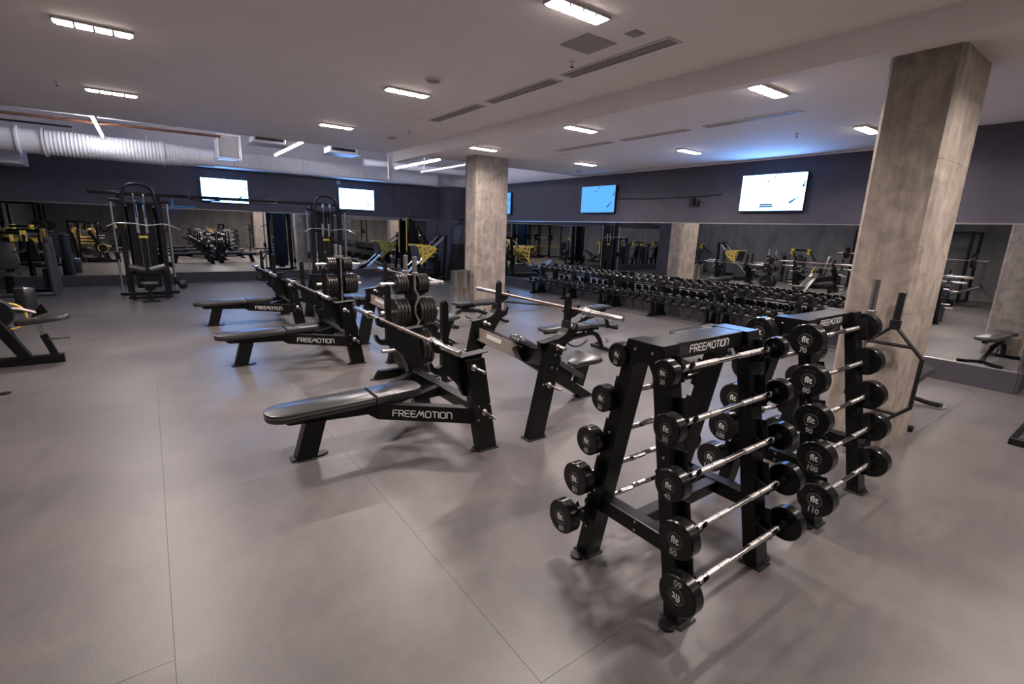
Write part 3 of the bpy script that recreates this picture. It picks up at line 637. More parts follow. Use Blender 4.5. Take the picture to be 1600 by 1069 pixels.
upright_bar(2.45, 8.00, .312, 'grey bar standing upright on the far plate tree, right one', False); upright_bar(2.45, 8.24, .312, 'grey bar standing upright on the far plate tree, left one', False)
# ================================================================== FIXED BARBELL RACKS
RY = 1.395                                                 # centre line of both racks
LEV = [1.222, .984, .740, .508, .254]
NEARO = [.178, .227, .276, .338, .379]; FARO = [.145, .20, .25, .295, .36]
def make_rack(LEV, NEARO, FARO):
    t = thing('barbell_rack', '', 'barbell rack', group='barbell racks')
    for x in (-.36, .36):
        for s in (-1, 1):
            lg = MB().prism([(s*.035, 1.30), (s*.105, 1.30), (s*.345, .010), (s*.265, .010)], (x, 0, 0), (0, 1, 0), (0, 0, 1), .115).build('leg', BLK, t)
            MB().box((x, s*.305, .006), (.12, .12, .012), .003).cyl((x-(.085 if x < 0 else -.085), s*.305, .002), (x-(.085 if x < 0 else -.085), s*.305, .012), .04, 14).build('foot_plate', BLK2, lg)
            # stepped cover plates on the outer edge and cradle arms
            for k, z in enumerate(LEV):
                off = (NEARO if s < 0 else FARO)[k]; ly = .105+(.24)*(1.30-z)/1.29
                cr = [(ly-.04, z-.10), (off-.01, z-.055), (off+.030, z+.018), (off+.022, z+.036), (off+.004, z+.006), (off+.002, z-.014), (off-.022, z-.008), (ly-.03, z+.02)]
                MB().prism([(s*a, b) for a, b in cr], (x-.035, 0, 0), (0, 1, 0), (0, 0, 1), .014).prism([(s*a, b) for a, b in cr], (x+.035, 0, 0), (0, 1, 0), (0, 0, 1), .014).build('cradle', BLK, t)
                MB().beam((x+.0, s*(ly+.004), min(z+.10, 1.27)), (x, s*(ly+.036), z-.07), .07, .006, .001, (1, 0, 0)).build('wear_strip', BLK2, t)
        MB().prism([(-.100, 1.312), (.100, 1.312), (.128, 1.17), (.06, 1.17), (.035, 1.21), (-.035, 1.21), (-.06, 1.17), (-.128, 1.17)], (x, 0, 0), (0, 1, 0), (0, 0, 1), .122).build('end_plate', BLK, t)
        MB().box((x, 0, .36), (.075, .50, .085), .004).build('lower_tie', BLK, t)
        mb = MB(); sx = -1 if x < 0 else 1
        bolts(mb, [(x+sx*.060, s*.05, 1.27) for s in (-1, 1)]+[(x+sx*.058, s*(.105+.24*(1.3-z)/1.29-.03), z) for s in (-1, 1) for z in (.80, .44, .20)]+[(x+sx*.038, sy, .36+dz) for sy in (-.03,) for dz in (-.02, .025)], (sx, 0, 0)); mb.build('bolt', BOLT, t)
    tb = MB().box((0, 0, 1.268), (.62, .15, .084), .004).build('top_beam', BLK, t)
    for s in (-1, 1): o = obj('lettering', wordmark(.036), tb); o.matrix_local = face_M((0, s*.0756, 1.268), (-s, 0, 0), (0, 0, 1))
    MB().box((0, 0, .36), (.66, .07, .07), .004).build('centre_tie', BLK, t)
    return t
LEV2 = [1.203, .960, .718, .490, .228]; NEARO2 = [.130, .188, .243, .298, .345]; FARO2 = [.150, .20, .25, .30, .355]
rk = make_rack(LEV, NEARO, FARO); rk.location = (2.225, RY, 0); rk['label'] = 'black A-frame barbell rack in front holding the 20 to 60 bars'
rk2 = make_rack(LEV2, NEARO2, FARO2); rk2.location = (3.67, RY, 0); tag(rk2, 'black A-frame barbell rack behind holding the 70 to 110 bars', None)
HEAD = {20: (.060, .055), 30: (.070, .060), 40: (.076, .066), 50: (.089, .066), 60: (.095, .068), 70: (.098, .078), 80: (.100, .082), 90: (.102, .086), 100: (.104, .090), 110: (.106, .094)}
def fixed_bar(wt, c, curl, label, roll=0.):
    r, th = HEAD[wt]
    t = thing('fixed_barbell', label, 'barbell', c, 0, 'fixed-weight barbells'); t.rotation_euler = (roll, 0, 0)
    inner = (.385+.0023*(wt-20) if wt < 70 else .44) if curl else .455 if wt < 70 else .415
    if curl:
        pts = [(-inner-.01, 0, 0), (-.30, 0, 0), (-.235, 0, 0), (-.165, .062, -.03), (-.10, .066, -.032), (-.045, .0, 0), (.045, .0, 0), (.10, .066, -.032), (.165, .062, -.03), (.235, 0, 0), (.30, 0, 0), (inner+.01, 0, 0)]
        MB().tube(pts, .0145, 10).build('handle', CHROME, t)
        for a, b in (((-.215, .0177, -.0086), (-.18, .0487, -.0236)), ((-.088, .0516, -.025), (-.055, .012, -.0058)), ((.055, .012, -.0058), (.088, .0516, -.025)), ((.18, .0487, -.0236), (.215, .0177, -.0086))): MB().cyl(a, b, .0160, 12).build('knurled_grip', KNURL, t)
    else:
        MB().cyl((-inner-.01, 0, 0), (inner+.01, 0, 0), .0132, 12).build('handle', CHROME, t)
        for a, b in ((-.385, -.315), (-.30, -.195), (-.10, .10) if False else (-.185, -.10), (.10, .185), (.195, .30), (.315, .385)): MB().cyl((a, 0, 0), (b, 0, 0), .0150, 14, bev=.0015).build('knurled_grip', KNURL, t)
    for s in (-1, 1):
        h = MB().lathe([(0, inner-.018), (.022, inner-.018), (.022, inner), (r-.005, inner), (r, inner+.005), (r, inner+th-.005), (r-.005, inner+th), (0, inner+th)], (0, 0, 0), (s, 0, 0), 36).build('head', RUB, t)
        x = s*(inner+th)
        em = MB().lathe([(0, 0), (r*.41, 0), (r*.40, .0012), (0, .0012)], (x-s*.0002, 0, 0), (s, 0, 0), 28).build('emblem', EMB, h)
        MB().lathe([(r*.405, 0), (r*.425, 0), (r*.42, .0016), (r*.40, .0016), (r*.395, .001)], (x-s*.0002, 0, 0), (s, 0, 0), 28).build('emblem_ring', EMBR, h)
        text('emblem_lettering', 'fit', r*.54, WHITE_T, h, face_M((x+s*.0018, 0, r*.02), (0, s, 0), (0, 0, 1)), r*.012)
        text('weight_number', str(wt), r*.44, GREY_T, h, face_M((x+s*.0008, 0, -r*.66), (0, s, 0), (0, 0, 1)), r*.014)
        mb = MB()
        for sg in (-1, 1): mb.box((x+s*.0002, sg*r*.17, r*.62), (.0012, r*.22, r*.035), .0002); mb.box((x+s*.0002, sg*r*.26, r*.54), (.0012, r*.05, r*.16), .0002)
        mb.build('raised_mark', RUBM, h)
    return t
POSN = ['topmost', 'second-highest', 'middle', 'second-lowest', 'lowest']
for k, wt in enumerate((20, 30, 40, 50, 60)):
    fixed_bar(wt, (2.225, RY-NEARO[k], LEV[k]), False, f'{POSN[k]} straight barbell on the front rack, heads marked {wt}', math.pi if wt == 60 else R_(-4+2*k))
    fixed_bar(wt, (2.225, RY+FARO[k], LEV[k]), True, f'{POSN[k]} curl barbell on the left side of the front rack, marked {wt}', R_(8-5*k))
for k, wt in enumerate((70, 80, 90, 100, 110)):
    fixed_bar(wt, (3.67, RY-NEARO2[k], LEV2[k]), False, f'{POSN[k]} straight barbell on the rear rack, large heads marked {wt}', R_(3-k))
    fixed_bar(wt, (3.67, RY+FARO2[k], LEV2[k]), True, f'{POSN[k]} curl barbell on the left side of the rear rack, marked {wt}', R_(-3+2*k))
# ================================================================== HEX BAR AND STANDING BAR BY THE COLUMN
t = thing('hex_bar', 'dark hex trap bar standing upright against the big concrete column', 'barbell', (4.80, 1.29, 0), 0)
t.rotation_euler = (R_(0), R_(4), 0)
MB().tube([(0, 0, 1.145), (0, .235, .905), (0, .235, .50), (0, 0, .26), (0, -.225, .50), (0, -.225, .905)], .0155, 10, True).build('hex_frame', BLK2, t)
for z in (.985, .42): MB().tube([(0, -.145, z), (.0, .145, z)], .0145, 10).build('grip', BLK2, t)
MB().lathe([(0, 1.11), (.040, 1.11), (.040, 1.185), (.026, 1.19), (.026, 1.41), (.022, 1.415), (0, 1.415)], n=18).build('sleeve', BLK2, t)
MB().lathe([(0, .0), (.026, .0), (.026, .22), (.040, .225), (.040, .29), (0, .29)], n=18).build('lower_sleeve', BLK2, t)
t = thing('standing_barbell', 'barbell with chrome ribbed sleeve standing upright by the big column', 'barbell', (4.72, 1.425, 0)); MB().cyl((0, 0, .18), (0, 0, 1.26), .0142, 12).build('shaft', STEEL, t)
MB().lathe([(0, 1.23), (.036, 1.23), (.036, 1.255), (.0255, 1.26), (.0255, 1.51), (0, 1.51)], n=18).build('sleeve', SLEEVE, t); MB().lathe([(0, 0), (.0255, 0), (.0255, .22), (.036, .225), (.036, .25), (0, .25)], n=18).build('lower_sleeve', CHROME, t)
# ================================================================== DUMBBELLS
DR = []
def dumb_rack(y0, y1, label):
    t = thing('dumbbell_rack', label, 'dumbbell rack', (0, 0, 0), 0, 'dumbbell racks')
    for y in (y0+.10, (y0+y1)/2, y1-.10):
        lg = MB().prism([(8.88, .012), (9.52, .012), (9.44, .10), (9.40, .86), (9.30, .86), (9.24, .42), (9.12, .10), (9.02, .10)], (0, y, 0), t=.06)
        lg.build('end_frame', BLK, t); MB().prism([(8.95, .012), (9.03, .012), (8.99, .36), (8.91, .36)], (0, y-.05, 0), t=.05).build('front_foot', BLK, t)
        MB().box((9.2, y, .006), (.66, .09, .012), .003).build('foot_plate', BLK2, t)
        MB().beam((8.80, y, .335), (9.28, y, .375), .04, .04).build('shelf_arm', BLK, t); MB().beam((8.98, y, .685), (9.44, y, .725), .04, .04).build('shelf_arm', BLK, t)
    for xa, za in ((8.99, .375), (9.19, .715)):
        for dx, dz in ((-.135, -.012), (.135, .012)): MB().box((xa+dx, (y0+y1)/2, za+dz), (.05, y1-y0, .028), .003).build('shelf_rail', BLK, t)
    return t
dumb_rack(8.37, 11.25, 'long two-tier dumbbell rack at far end by mid column'); dumb_rack(5.42, 8.32, 'long two-tier dumbbell rack in the middle of the right wall'); dumb_rack(2.50, 5.37, 'long two-tier dumbbell rack nearest the big column')
def make_dumb(r, hl):
    t = thing('dumbbell', '', 'dumbbell', group='dumbbells'); g = .076
    MB().lathe([(0, -g), (.015, -g), (.0175, -.03), (.0185, 0), (.0175, .03), (.015, g), (0, g)], ax=(1, 0, 0), n=10).build('handle', SLEEVE, t)
    for s in (-1, 1):
        h = MB().lathe([(0, g-.004), (r*.45, g-.004), (r*.9, g), (r, g+.010), (r, g+hl-.010), (r*.92, g+hl), (r*.5, g+hl), (r*.46, g+hl-.003), (0, g+hl-.003)], (0, 0, 0), (s, 0, 0), 16).build('head', RUB, t)
        MB().lathe([(0, 0), (r*.30, 0), (r*.28, .0014), (0, .0014)], (s*(g+hl-.0032), 0, 0), (s, 0, 0), 12).build('emblem', EMB, h)
    return t
protos = {}
def dumbbell(i, n, loc, big, label):
    q = round(.046+.032*big, 3)
    l = round(.055+.05*big, 3)
    if (q, l) not in protos:
        o = make_dumb(q, l); protos[q, l] = o; o.location = loc; o['label'] = label; o.rotation_euler = (0, R_(-5), 0)
    else: dup(protos[q, l], loc, None, label, rot=(0, R_(-5), 0))
for tier, (xa, za) in (('upper', (9.19, .729)), ('lower', (8.99, .389))):
    n = 38
    for i in range(n):
        y = 11.13-i*(11.13-2.62)/(n-1)
        big = (1-abs(i-20)/26) if tier == 'lower' else .12+.45*(i/(n-1)); big = round(max(.1, min(1, big))*4)/4
        dumbbell(i, n, (xa, y, za+.046+.032*big+.004), big, f'round black dumbbell on the {tier} tier, {ordn(i+1)} counting from the far end')
# ================================================================== ADJUSTABLE BENCHES
def make_adj():
    t = thing('adjustable_bench', '', 'bench', group='adjustable benches')      # local x: back end at -x, seat end at +x
    def pd(name, o, z, m=VINYL):
        p = MB().pad(o, z, z+.06, .016).build(name, m, t); return p
    b = pd('backrest_pad', rrect(-.62, .22, .135, .10, .01), .39); MB().pad(rrect(-.623, .22, .138, .10, .01), .415, .425, .003).build('piping', PIPE, b)
    pd('seat_pad', rrect(.235, .56, .115, .01, .08, .15), .395)
    MB().box((-.20, 0, .37), (.70, .06, .04), .004).build('back_frame', BLK, t); MB().box((.30, 0, .36), (.42, .06, .05), .004).build('seat_frame', BLK, t)
    MB().tube([(.62, 0, .03), (.58, 0, .14), (.50, 0, .245), (.38, 0, .295), (.0, 0, .25), (-.35, 0, .12), (-.50, 0, .05)], .036, 10).build('main_frame', BLK, t)
    fr = MB().box((.63, 0, .025), (.07, .46, .05), .006).build('front_foot', BLK, t)
    for s in (-1, 1): MB().tube([(-.50, s*.02, .06), (-.52, s*.16, .035), (-.55, s*.27, .03)], .026, 10).build('rear_leg', BLK, t); MB().box((-.56, s*.27, .006), (.12, .05, .012), .004).build('rear_foot', STEEL, t)
    for s in (-1, 1): MB().lathe([(0, -.015), (.036, -.015), (.04, -.01), (.04, .01), (.036, .015), (0, .015)], (.68, s*.17, .041), (0, 1, 0), 16).build('wheel', RUBM, t)
    arc = [(.10+.30*math.cos(a), 0, .40+.30*math.sin(a)) for a in [R_(205+i*12) for i in range(10)]]
    MB().tube(arc, .013, 6).build('adjust_arc', BLK2, t); MB().box((.30, 0, .31), (.16, .09, .10), .01).build('pivot_block', BLK, t)
    MB().tube([(.58, -.10, .20), (.66, -.10, .14), (.66, .10, .14), (.58, .10, .20)], .010, 8).build('pull_handle', STEEL, t); MB().lathe([(0, 0), (.014, .004), (.016, .02), (0, .026)], (.2, -.045, .33), (0, -1, 0), 10).build('knob', BOLT, t)
    return t
ab = make_adj(); ab.location = (5.0, 5.20, 0); ab.rotation_euler = (0, 0, R_(-2)); ab['label'] = 'black adjustable bench just right of the nearest incline bar'
dup(ab, (6.45, 6.35, 0), R_(4), 'black adjustable bench nearest the far dumbbells with bluish sheen'); dup(ab, (6.46, 1.50, 0), R_(184), 'black adjustable bench half hidden behind the big column')
dup(ab, (5.0, 7.86, 0), R_(184), 'black adjustable bench in front of mid column'); dup(ab, (6.55, 4.10, 0), R_(2), 'black adjustable bench behind the front barbell rack top')
# ================================================================== CABLE CROSSOVER (two towers joined by a beam)
cc = thing('cable_crossover', 'black cable crossover with two arched towers joined by a high beam', 'cable machine', (-.10, 14.1, 0))
def stack_plates(mb, x, y, z0, n, w_=.20, d_=.12):
    for i in range(n): mb.box((x, y, z0+.011+i*.024), (w_, d_, .021), .003)
def tower(x0, seat):
    p = cc
    for s in (-1, 1):
        MB().box((x0+s*.36, 0, 1.16), (.075, .10, 2.30), .006).build('tower_post', BLK, p)
        MB().box((x0+s*.36, -.10, 1.10), (.10, .06, 2.14), .006).build('guide_post', BLK2, p)
        MB().cyl((x0+s*.50, -.12, .12), (x0+s*.50, -.12, 2.12), .022, 12).build('pulley_rail', STEEL, p)
        MB().box((x0+s*.44, -.12, .09), (.22, .09, .07), .006).box((x0+s*.44, -.12, 2.14), (.20, .07, .06), .006).build('rail_bracket', BLK, p)
        c = MB().box((x0+s*.50, -.12, .95 if s < 0 else .36), (.075, .10, .17), .01).build('pulley_carriage', BLK, p)
        MB().lathe([(0, -.012), (.05, -.012), (.044, 0), (.05, .012), (0, .012)], (x0+s*.53, -.20, .95 if s < 0 else .36), (1, 0, 0), 18).build('pulley', BLK2, c)
        MB().box((x0+s*.36, .05, .03), (.10, .80, .06), .006).build('base_rail', BLK, p)
        MB().cyl((x0+s*.06, .0, .1), (x0+s*.06, .0, 2.15), .010, 8).build('guide_rod', CHROME, p)
        for z in (.45, .9, 1.35, 1.8): MB().lathe([(0, 0), (.018, 0), (.014, .012), (0, .014)], (x0+s*.36, -.052, z), (0, -1, 0), 10).build('bolt', BOLT, p)
    MB().tube([(x0-.32, -.10, 1.72), (x0-.275, -.12, 2.28), (x0-.24, -.12, 2.42), (x0-.16, -.12, 2.49), (x0-.05, -.12, 2.515), (x0+.05, -.12, 2.515), (x0+.16, -.12, 2.49), (x0+.24, -.12, 2.42), (x0+.28, -.12, 2.28), (x0+.34, -.10, 1.72)], .034, 12).build('arch_tube', BLK2, p)
    MB().box((x0, -.05, 2.10), (.70, .06, .06), .006).build('top_tie', BLK2, p); MB().box((x0, .05, .06), (.66, .10, .08), .006).build('base_tie', BLK, p); MB().box((x0, -.02, 2.29), (.66, .06, .05), .006).build('head_tie', BLK, p)
    mb = MB(); stack_plates(mb, x0, 0, .14, 24); st = mb.build('weight_stack', BLK2, p); st['kind'] = 'stuff'
    for s in (-1, 1):
        MB().lathe([(0, -.014), (.055, -.014), (.048, 0), (.055, .014), (0, .014)], (x0+s*.09, -.14, 2.26), (1, 0, 0), 18).build('head_pulley', STEEL, p)
        MB().cyl((x0+s*.09, -.19, 1.55), (x0+s*.09, -.19, 2.26), .005, 6).build('cable', STEEL, p)
    MB().tube([(x0-.62, -.30, 1.58), (x0-.45, -.30, 1.66), (x0-.15, -.28, 1.66), (x0+.1, -.28, 1.62), (x0+.35, -.30, 1.66), (x0+.52, -.30, 1.64), (x0+.70, -.30, 1.54)], .014, 8).build('lat_bar', CHROME, p)
    MB().box((x0, .03, 1.15), (.46, .02, 1.9), .004).build('shroud', BLK2, p)
    for dx in (-.18, -.02): MB().box((x0+dx+.1, -.006, 1.62), (.05, .006, .34), .002).build('label_strip', GREY_T, p)
    MB().box((x0, -.008, 1.36), (.17, .006, .05), .002).build('yellow_label', YEL, p)
    if seat:
        for s in (-1, 1):
            mb = MB(); mb.lathe([(0, 0), (.062, 0), (.075, .014), (.075, .30), (.062, .314), (0, .314)], (x0+s*.03, -.72, .66), (s*.94, 0, .26), 18); mb.build('thigh_roller', VINYL, p)
            MB().box((x0+s*.30, -.62, .32), (.06, .08, .62), .006).build('roller_post', BLK, p)
        MB().box((x0, -.62, .57), (.56, .05, .05), .006).build('roller_tie', BLK, p); MB().box((x0, -.62, .06), (.66, .06, .06), .006).build('foot_tie', BLK, p)
        MB().pad(rrect(x0-.17, x0+.17, .15, .06, .06), .36, .42, .016); mb = MB(); mb.M = Matrix.Translation((0, -.92, 0)); mb.pad(rrect(x0-.17, x0+.17, .14, .06, .06), .38, .44, .016); mb.build('seat_pad', VINYL, p)
        MB().box((x0, -.94, .19), (.07, .07, .38), .006).box((x0, -.98, .012), (.30, .14, .024), .005).build('seat_post', BLK, p); MB().box((x0, -.5, .04), (.08, .9, .05), .006).build('floor_beam', BLK, p)
tower(0, True); tower(4.05, False)
MB().box((1.55, .02, 2.30), (4.85, .07, .075), .006).build('cross_beam', BLK, cc)
MB().tube([(.95, -.04, 2.33), (.95, -.28, 2.24), (1.25, -.30, 2.22), (1.55, -.28, 2.24), (1.55, -.04, 2.33)], .016, 8).build('chin_grip', BLK2, cc); MB().tube([(2.2, -.04, 2.33), (2.2, -.28, 2.24), (2.5, -.30, 2.22), (2.8, -.28, 2.24), (2.8, -.04, 2.33)], .016, 8).build('chin_grip', BLK2, cc)
MB().box((.62, -.11, 2.13), (.03, .03, .18), .004).box((.80, -.11, 2.07), (.50, .02, .03), .003).build('blue_handle', BLUE, cc)
mb = MB(); mb.lathe([(0, -.07), (.09, -.06), (.11, 0), (.09, .06), (0, .07)], (.62, -.42, .30), (1, .3, .2), 14); mb.build('strap_bundle', BLK2, cc)
# ================================================================== MACHINES
def press_machine(name, label, loc, rz, accent=YEL, cat='weight machine', group=None, tall=1.25):
    t = thing(name, label, cat, loc, rz, group)          # local: user faces -y, tower behind seat at +x
    sh = MB().tube([(.62, .35, .05), (.58, .35, tall-.12), (.575, .35, tall-.03)], .085, 16).lathe([(.085, 0), (.088, .02), (.075, .06), (0, .075)], (.575, .35, tall-.03), (0, 0, 1), 16).build('stack_shroud', GREY, t)
    MB().tube([(.62, -.15, .05), (.60, -.15, tall-.16), (.595, -.15, tall-.08)], .06, 14).build('side_post', GREY, t)
    MB().box((.605, .10, .72), (.03, .46, .78), .01).build('shroud_panel', BLK2, t); MB().box((.588, .10, .92), (.008, .14, .12), .002).build('instruction_label', RED, t)
    MB().tube([(.62, -.15, .05), (.25, -.20, .05), (-.30, -.20, .05), (-.55, .0, .05), (-.55, .45, .05)], .045, 10).build('base_tube', GREY, t); MB().tube([(.62, .35, .05), (-.10, .55, .05)], .045, 10).build('base_tube', BLK, t)
    mb = MB(); mb.M = Matrix.Translation((-.15, .10, .44)); mb.pad(rrect(-.22, .22, .20, .08, .08), 0, .08, .02); mb.build('seat_pad', VINYLG, t)
    mb = MB(); mb.M = Matrix.Translation((-.15, .33, .55)) @ Matrix.Rotation(R_(78), 4, 'X'); mb.pad([(a, b) for a, b in [(q[1], q[0]) for q in rrect(0, .62, .20, .08, .10, .15)]], 0, .08, .02); mb.build('backrest_pad', VINYLG, t)
    MB().box((-.15, .12, .24), (.09, .12, .42), .008).box((-.15, .40, .55), (.08, .08, 1.0), .008).build('seat_frame', BLK, t)
    for s in (-1, 1):
        MB().tube([(-.15+s*.28, .48, 1.35), (-.15+s*.36, .30, 1.30), (-.15+s*.38, .0, 1.02), (-.15+s*.36, -.22, .98)], .028, 10).build('press_arm', BLK, t)
        MB().cyl((-.15+s*.37, -.22, .98), (-.15+s*.20, -.24, .98), .018, 10).build('handle', RUBM, t)
        a = MB().box((-.15+s*.34, .40, 1.30), (.10, .14, .24), .01).build('arm_cover', accent, t); MB().cyl((-.15+s*.38, .40, 1.34), (-.15+s*.58, .40, 1.34), .02, 12).build('weight_horn', CHROME, t)
    MB().box((-.15, .50, 1.36), (.62, .07, .07), .008).build('arm_pivot', BLK, t)
    mb = MB(); stack_plates(mb, .50, .10, .12, 20, .10, .30); o = mb.build('weight_stack', BLK2, t); o['kind'] = 'stuff'
    return t
pm = press_machine('chest_press_machine', 'grey-framed seated press machine with tall shroud at far left wall', (-2.46, 15.05, 0), 0, cat='weight machine')
dup(pm, (-4.2, 15.0, 0), 0, 'grey-framed seated press machine beyond the left picture edge')
def leg_press(name, label, loc, rz):
    t = thing(name, label, 'leg press', loc, rz)           # sled rails rise toward +x
    for s in (-1, 1):
        MB().cyl((-.55, s*.20, .22), (.95, s*.20, 1.52), .025, 12).build('slide_rail', CHROME, t); MB().cyl((-.55, s*.28, .20), (.95, s*.28, 1.50), .022, 12).build('outer_rail', CHROME, t)
        MB().beam((.85, s*.32, .03), (.95, s*.30, 1.50), .07, .09).build('rear_post', BLK, t); MB().beam((-.9, s*.30, .05), (1.0, s*.30, .05), .07, .08).build('floor_beam', BLK, t)
        for (xa, za), (xb, zb) in (((-.14, 1.19), (.30, 1.17)), ((.0, .58), (.60, 1.10)), ((.28, 1.18), (.60, 1.08)), ((.06, 1.17), (.10, .68)), ((.12, .98), (.46, 1.10)), ((.10, .84), (.36, .90)), ((.16, 1.16), (.30, .90))):
            MB().beam((xa, s*.30, za), (xb, s*.30, zb), .05, .07).build('sled_strut', YEL, t)
        for z in (0, 1): MB().cyl((.36+z*.14, s*.33, .84+z*.12), (.36+z*.14, s*.60, .84+z*.12), .024, 12).build('weight_horn', CHROME, t)
    for k in range(3): MB().beam((.02+k*.16, -.28, .60+k*.14), (.02+k*.16, .28, .60+k*.14), .05, .06).build('sled_tie', YEL, t)
    MB().beam((.00, 0, .60), (-.10, 0, 1.18), .58, .03, .006, (1, 0, 0)).build('foot_plate', GREY, t)
    mb = MB(); mb.M = Matrix.Translation((-.62, 0, .26)) @ Matrix.Rotation(R_(-20), 4, 'Y'); mb.pad(rrect(-.16, .22, .22, .06, .04), 0, .08, .02); mb.build('seat_pad', VINYL, t)
    mb = MB(); mb.M = Matrix.Translation((-.78, 0, .30)) @ Matrix.Rotation(R_(205), 4, 'Y') @ Matrix.Rotation(math.pi, 4, 'X'); mb.pad(rrect(0, .75, .22, .06, .10), 0, .08, .02); mb.build('backrest_pad', VINYL, t)
    MB().beam((-.9, 0, .08), (-.5, 0, .26), .10, .10).build('seat_frame', BLK, t); MB().box((.95, 0, 1.50), (.09, .70, .09), .008).build('top_tie', BLK, t)
    return t
lp = leg_press('leg_press', 'yellow and black leg press in the far corner by the mirror', (7.25, 15.35, 0), 0)
def row_tower(name, label, loc, rz):
    t = thing(name, label, 'cable machine', loc, rz)
    for s in (-1, 1): MB().box((s*.16, 0, 1.05), (.06, .08, 2.1), .006).build('tower_post', BLK, t)
    MB().tube([(-.16, -.03, 1.7), (-.15, -.03, 2.15), (-.10, -.03, 2.26), (0, -.03, 2.30), (.10, -.03, 2.26), (.15, -.03, 2.15), (.16, -.03, 1.7)], .03, 10).build('arch_tube', GREY, t)
    mb = MB(); stack_plates(mb, 0, 0, .14, 26, .2, .12); o = mb.build('weight_stack', BLK2, t); o['kind'] = 'stuff'
    MB().box((0, .03, 1.4), (.26, .02, 1.2), .004).build('shroud', BLK2, t); MB().box((0, 0, .05), (.6, .3, .08), .01).build('base', BLK, t)
    MB().beam((.14, -.02, 1.9), (.66, -.10, 1.10), .06, .08).build('lever_arm', BLK, t); MB().beam((.66, -.10, 1.10), (.80, -.2, .5), .06, .08).build('link_arm', BLK, t)
    mb = MB(); mb.lathe([(0, 0), (.07, 0), (.08, .015), (.08, .40), (.07, .415), (0, .415)], (.55, -.3, .62), (1, .25, .25), 16); mb.build('roller_pad', VINYL, t)
    MB().tube([(0, -.1, .05), (.5, -.3, .05), (1.1, -.3, .05)], .04, 10).build('base_tube', BLK, t); MB().box((.95, -.3, .32), (.07, .07, .56), .006).build('roller_post', BLK, t)
    MB().box((-.22, -.02, 1.5), (.03, .03, 1.2), .004).build('yellow_strip', YEL, t)
    return t
row_tower('pulldown_machine', 'black arched pulley machine behind the yellow leg press', (7.75, 16.78, 0), 0)
t = thing('display_kiosk', 'dark tall console with screen top beside mid column', 'machine', (8.72, 15.1, 0)); MB().prism([(-.34, 0), (.34, 0), (.30, 1.25), (-.12, 1.25)], t=.5).build('cabinet', BLK2, t); MB().prism([(-.13, 1.26), (.30, 1.26), (.22, 1.95), (.02, 1.95)], t=.44).build('shroud', GREY, t)
MB().box((.12, -.05, 2.0), (.62, .5, .06), .01).build('top_shelf', GREY, t); MB().lathe([(0, 0), (.10, 0), (.12, .03), (.12, .08), (.08, .10), (0, .10)], (.05, -.1, 2.03), n=16).build('cap', BLK2, t); MB().box((.12, -.226, 1.75), (.05, .006, .06), .001).build('red_label', RED, t)
# lying row bench at the left edge (only its right end shows)
t = thing('row_machine', 'black plate-loaded row machine with round-ended pad at left edge', 'weight machine', (-1.07, 8.05, 0), 0)
mb = MB(); mb.M = Matrix.Translation((-.33, 0, .49)) @ Matrix.Rotation(R_(-6), 4, 'Y'); mb.pad(rrect(0, .50, .12, .08, .11), 0, .06, .018); mb.build('chest_pad', VINYL, t)
MB().beam((0, 0, .01), (-.10, 0, .36), .06, .07, .004, (1, 0, 0)).build('pad_post', BLK, t); MB().beam((-.10, 0, .34), (-.13, 0, .50), .04, .04, .003, (1, 0, 0)).build('post_slider', CHROME, t)
MB().cyl((-.06, -.03, .30), (.13, -.04, .30), .011, 10).lathe([(0, 0), (.022, 0), (.022, .02), (0, .025)], (.12, -.04, .30), (1, 0, 0), 12).build('adjust_pin', CHROME, t)
MB().beam((-1.7, 0, .055), (.06, 0, .055), .09, .095).build('floor_beam', BLK, t); MB().beam((-.28, -.02, .09), (-.80, -.02, 1.20), .09, .11, .004, (1, 0, 0)).build('mast', BLK, t)
MB().tube([(-.75, .1, .62), (-.55, .14, .70), (-.30, .18, .66), (-.16, .2, .60)], .022, 8).build('lever', BRONZE, t); MB().prism([(-.22, .54), (-.05, .60), (-.10, .72)], (0, .2, 0), t=.03).build('lever_plate', BLK, t)
for k in range(2): MB().lathe([(.03, -.02), (.17, -.02), (.18, -.012), (.18, .012), (.17, .02), (.03, .02)], (-.52, .12+k*.06, .62), (0, 1, 0), 28).build('loaded_plate', BLK2, t)
MB().lathe([(.15, -.022), (.165, -.024), (.165, .024), (.15, .022)], (-.42, .30, .56), (0, 1, 0), 28).build('yellow_ring', YEL, t)
MB().tube([(-.9, .30, .50), (-.45, .30, .40), (-.36, .30, .10), (-.36, .30, .02)], .035, 10).build('step_frame', BLK, t); MB().box((-.7, .30, .33), (.45, .22, .03), .006).build('step_plate', BLK2, t)
t = thing('squat_machine', 'black machine foot with round pad at lower left edge', 'weight machine', (-1.40, 6.80, 0)); MB().beam((-.02, 0, .01), (-.10, 0, .42), .06, .07, .004, (1, 0, 0)).build('post', BLK, t); MB().box((-.62, 0, .06), (1.2, .08, .09), .006).build('beam', BLK, t); MB().cyl((.05, 0, 0), (.05, 0, .012), .045, 14).build('foot', BLK2, t)
MB().beam((-1.0, 0, .05), (-1.1, 0, 1.1), .08, .10, .004, (1, 0, 0)).build('mast', BLK, t)
t = thing('medicine_stool', 'black cylindrical padded stool beside the left press machine', 'stool', (-1.98, 12.6, 0)); MB().lathe([(0, .01), (.14, .01), (.15, .03), (.15, .42), (.14, .44), (0, .44)], n=24).build('drum', VINYL, t); MB().lathe([(.10, .44), (.13, .44), (.125, .465), (.10, .465)], n=24).build('rim', CHROME, t)
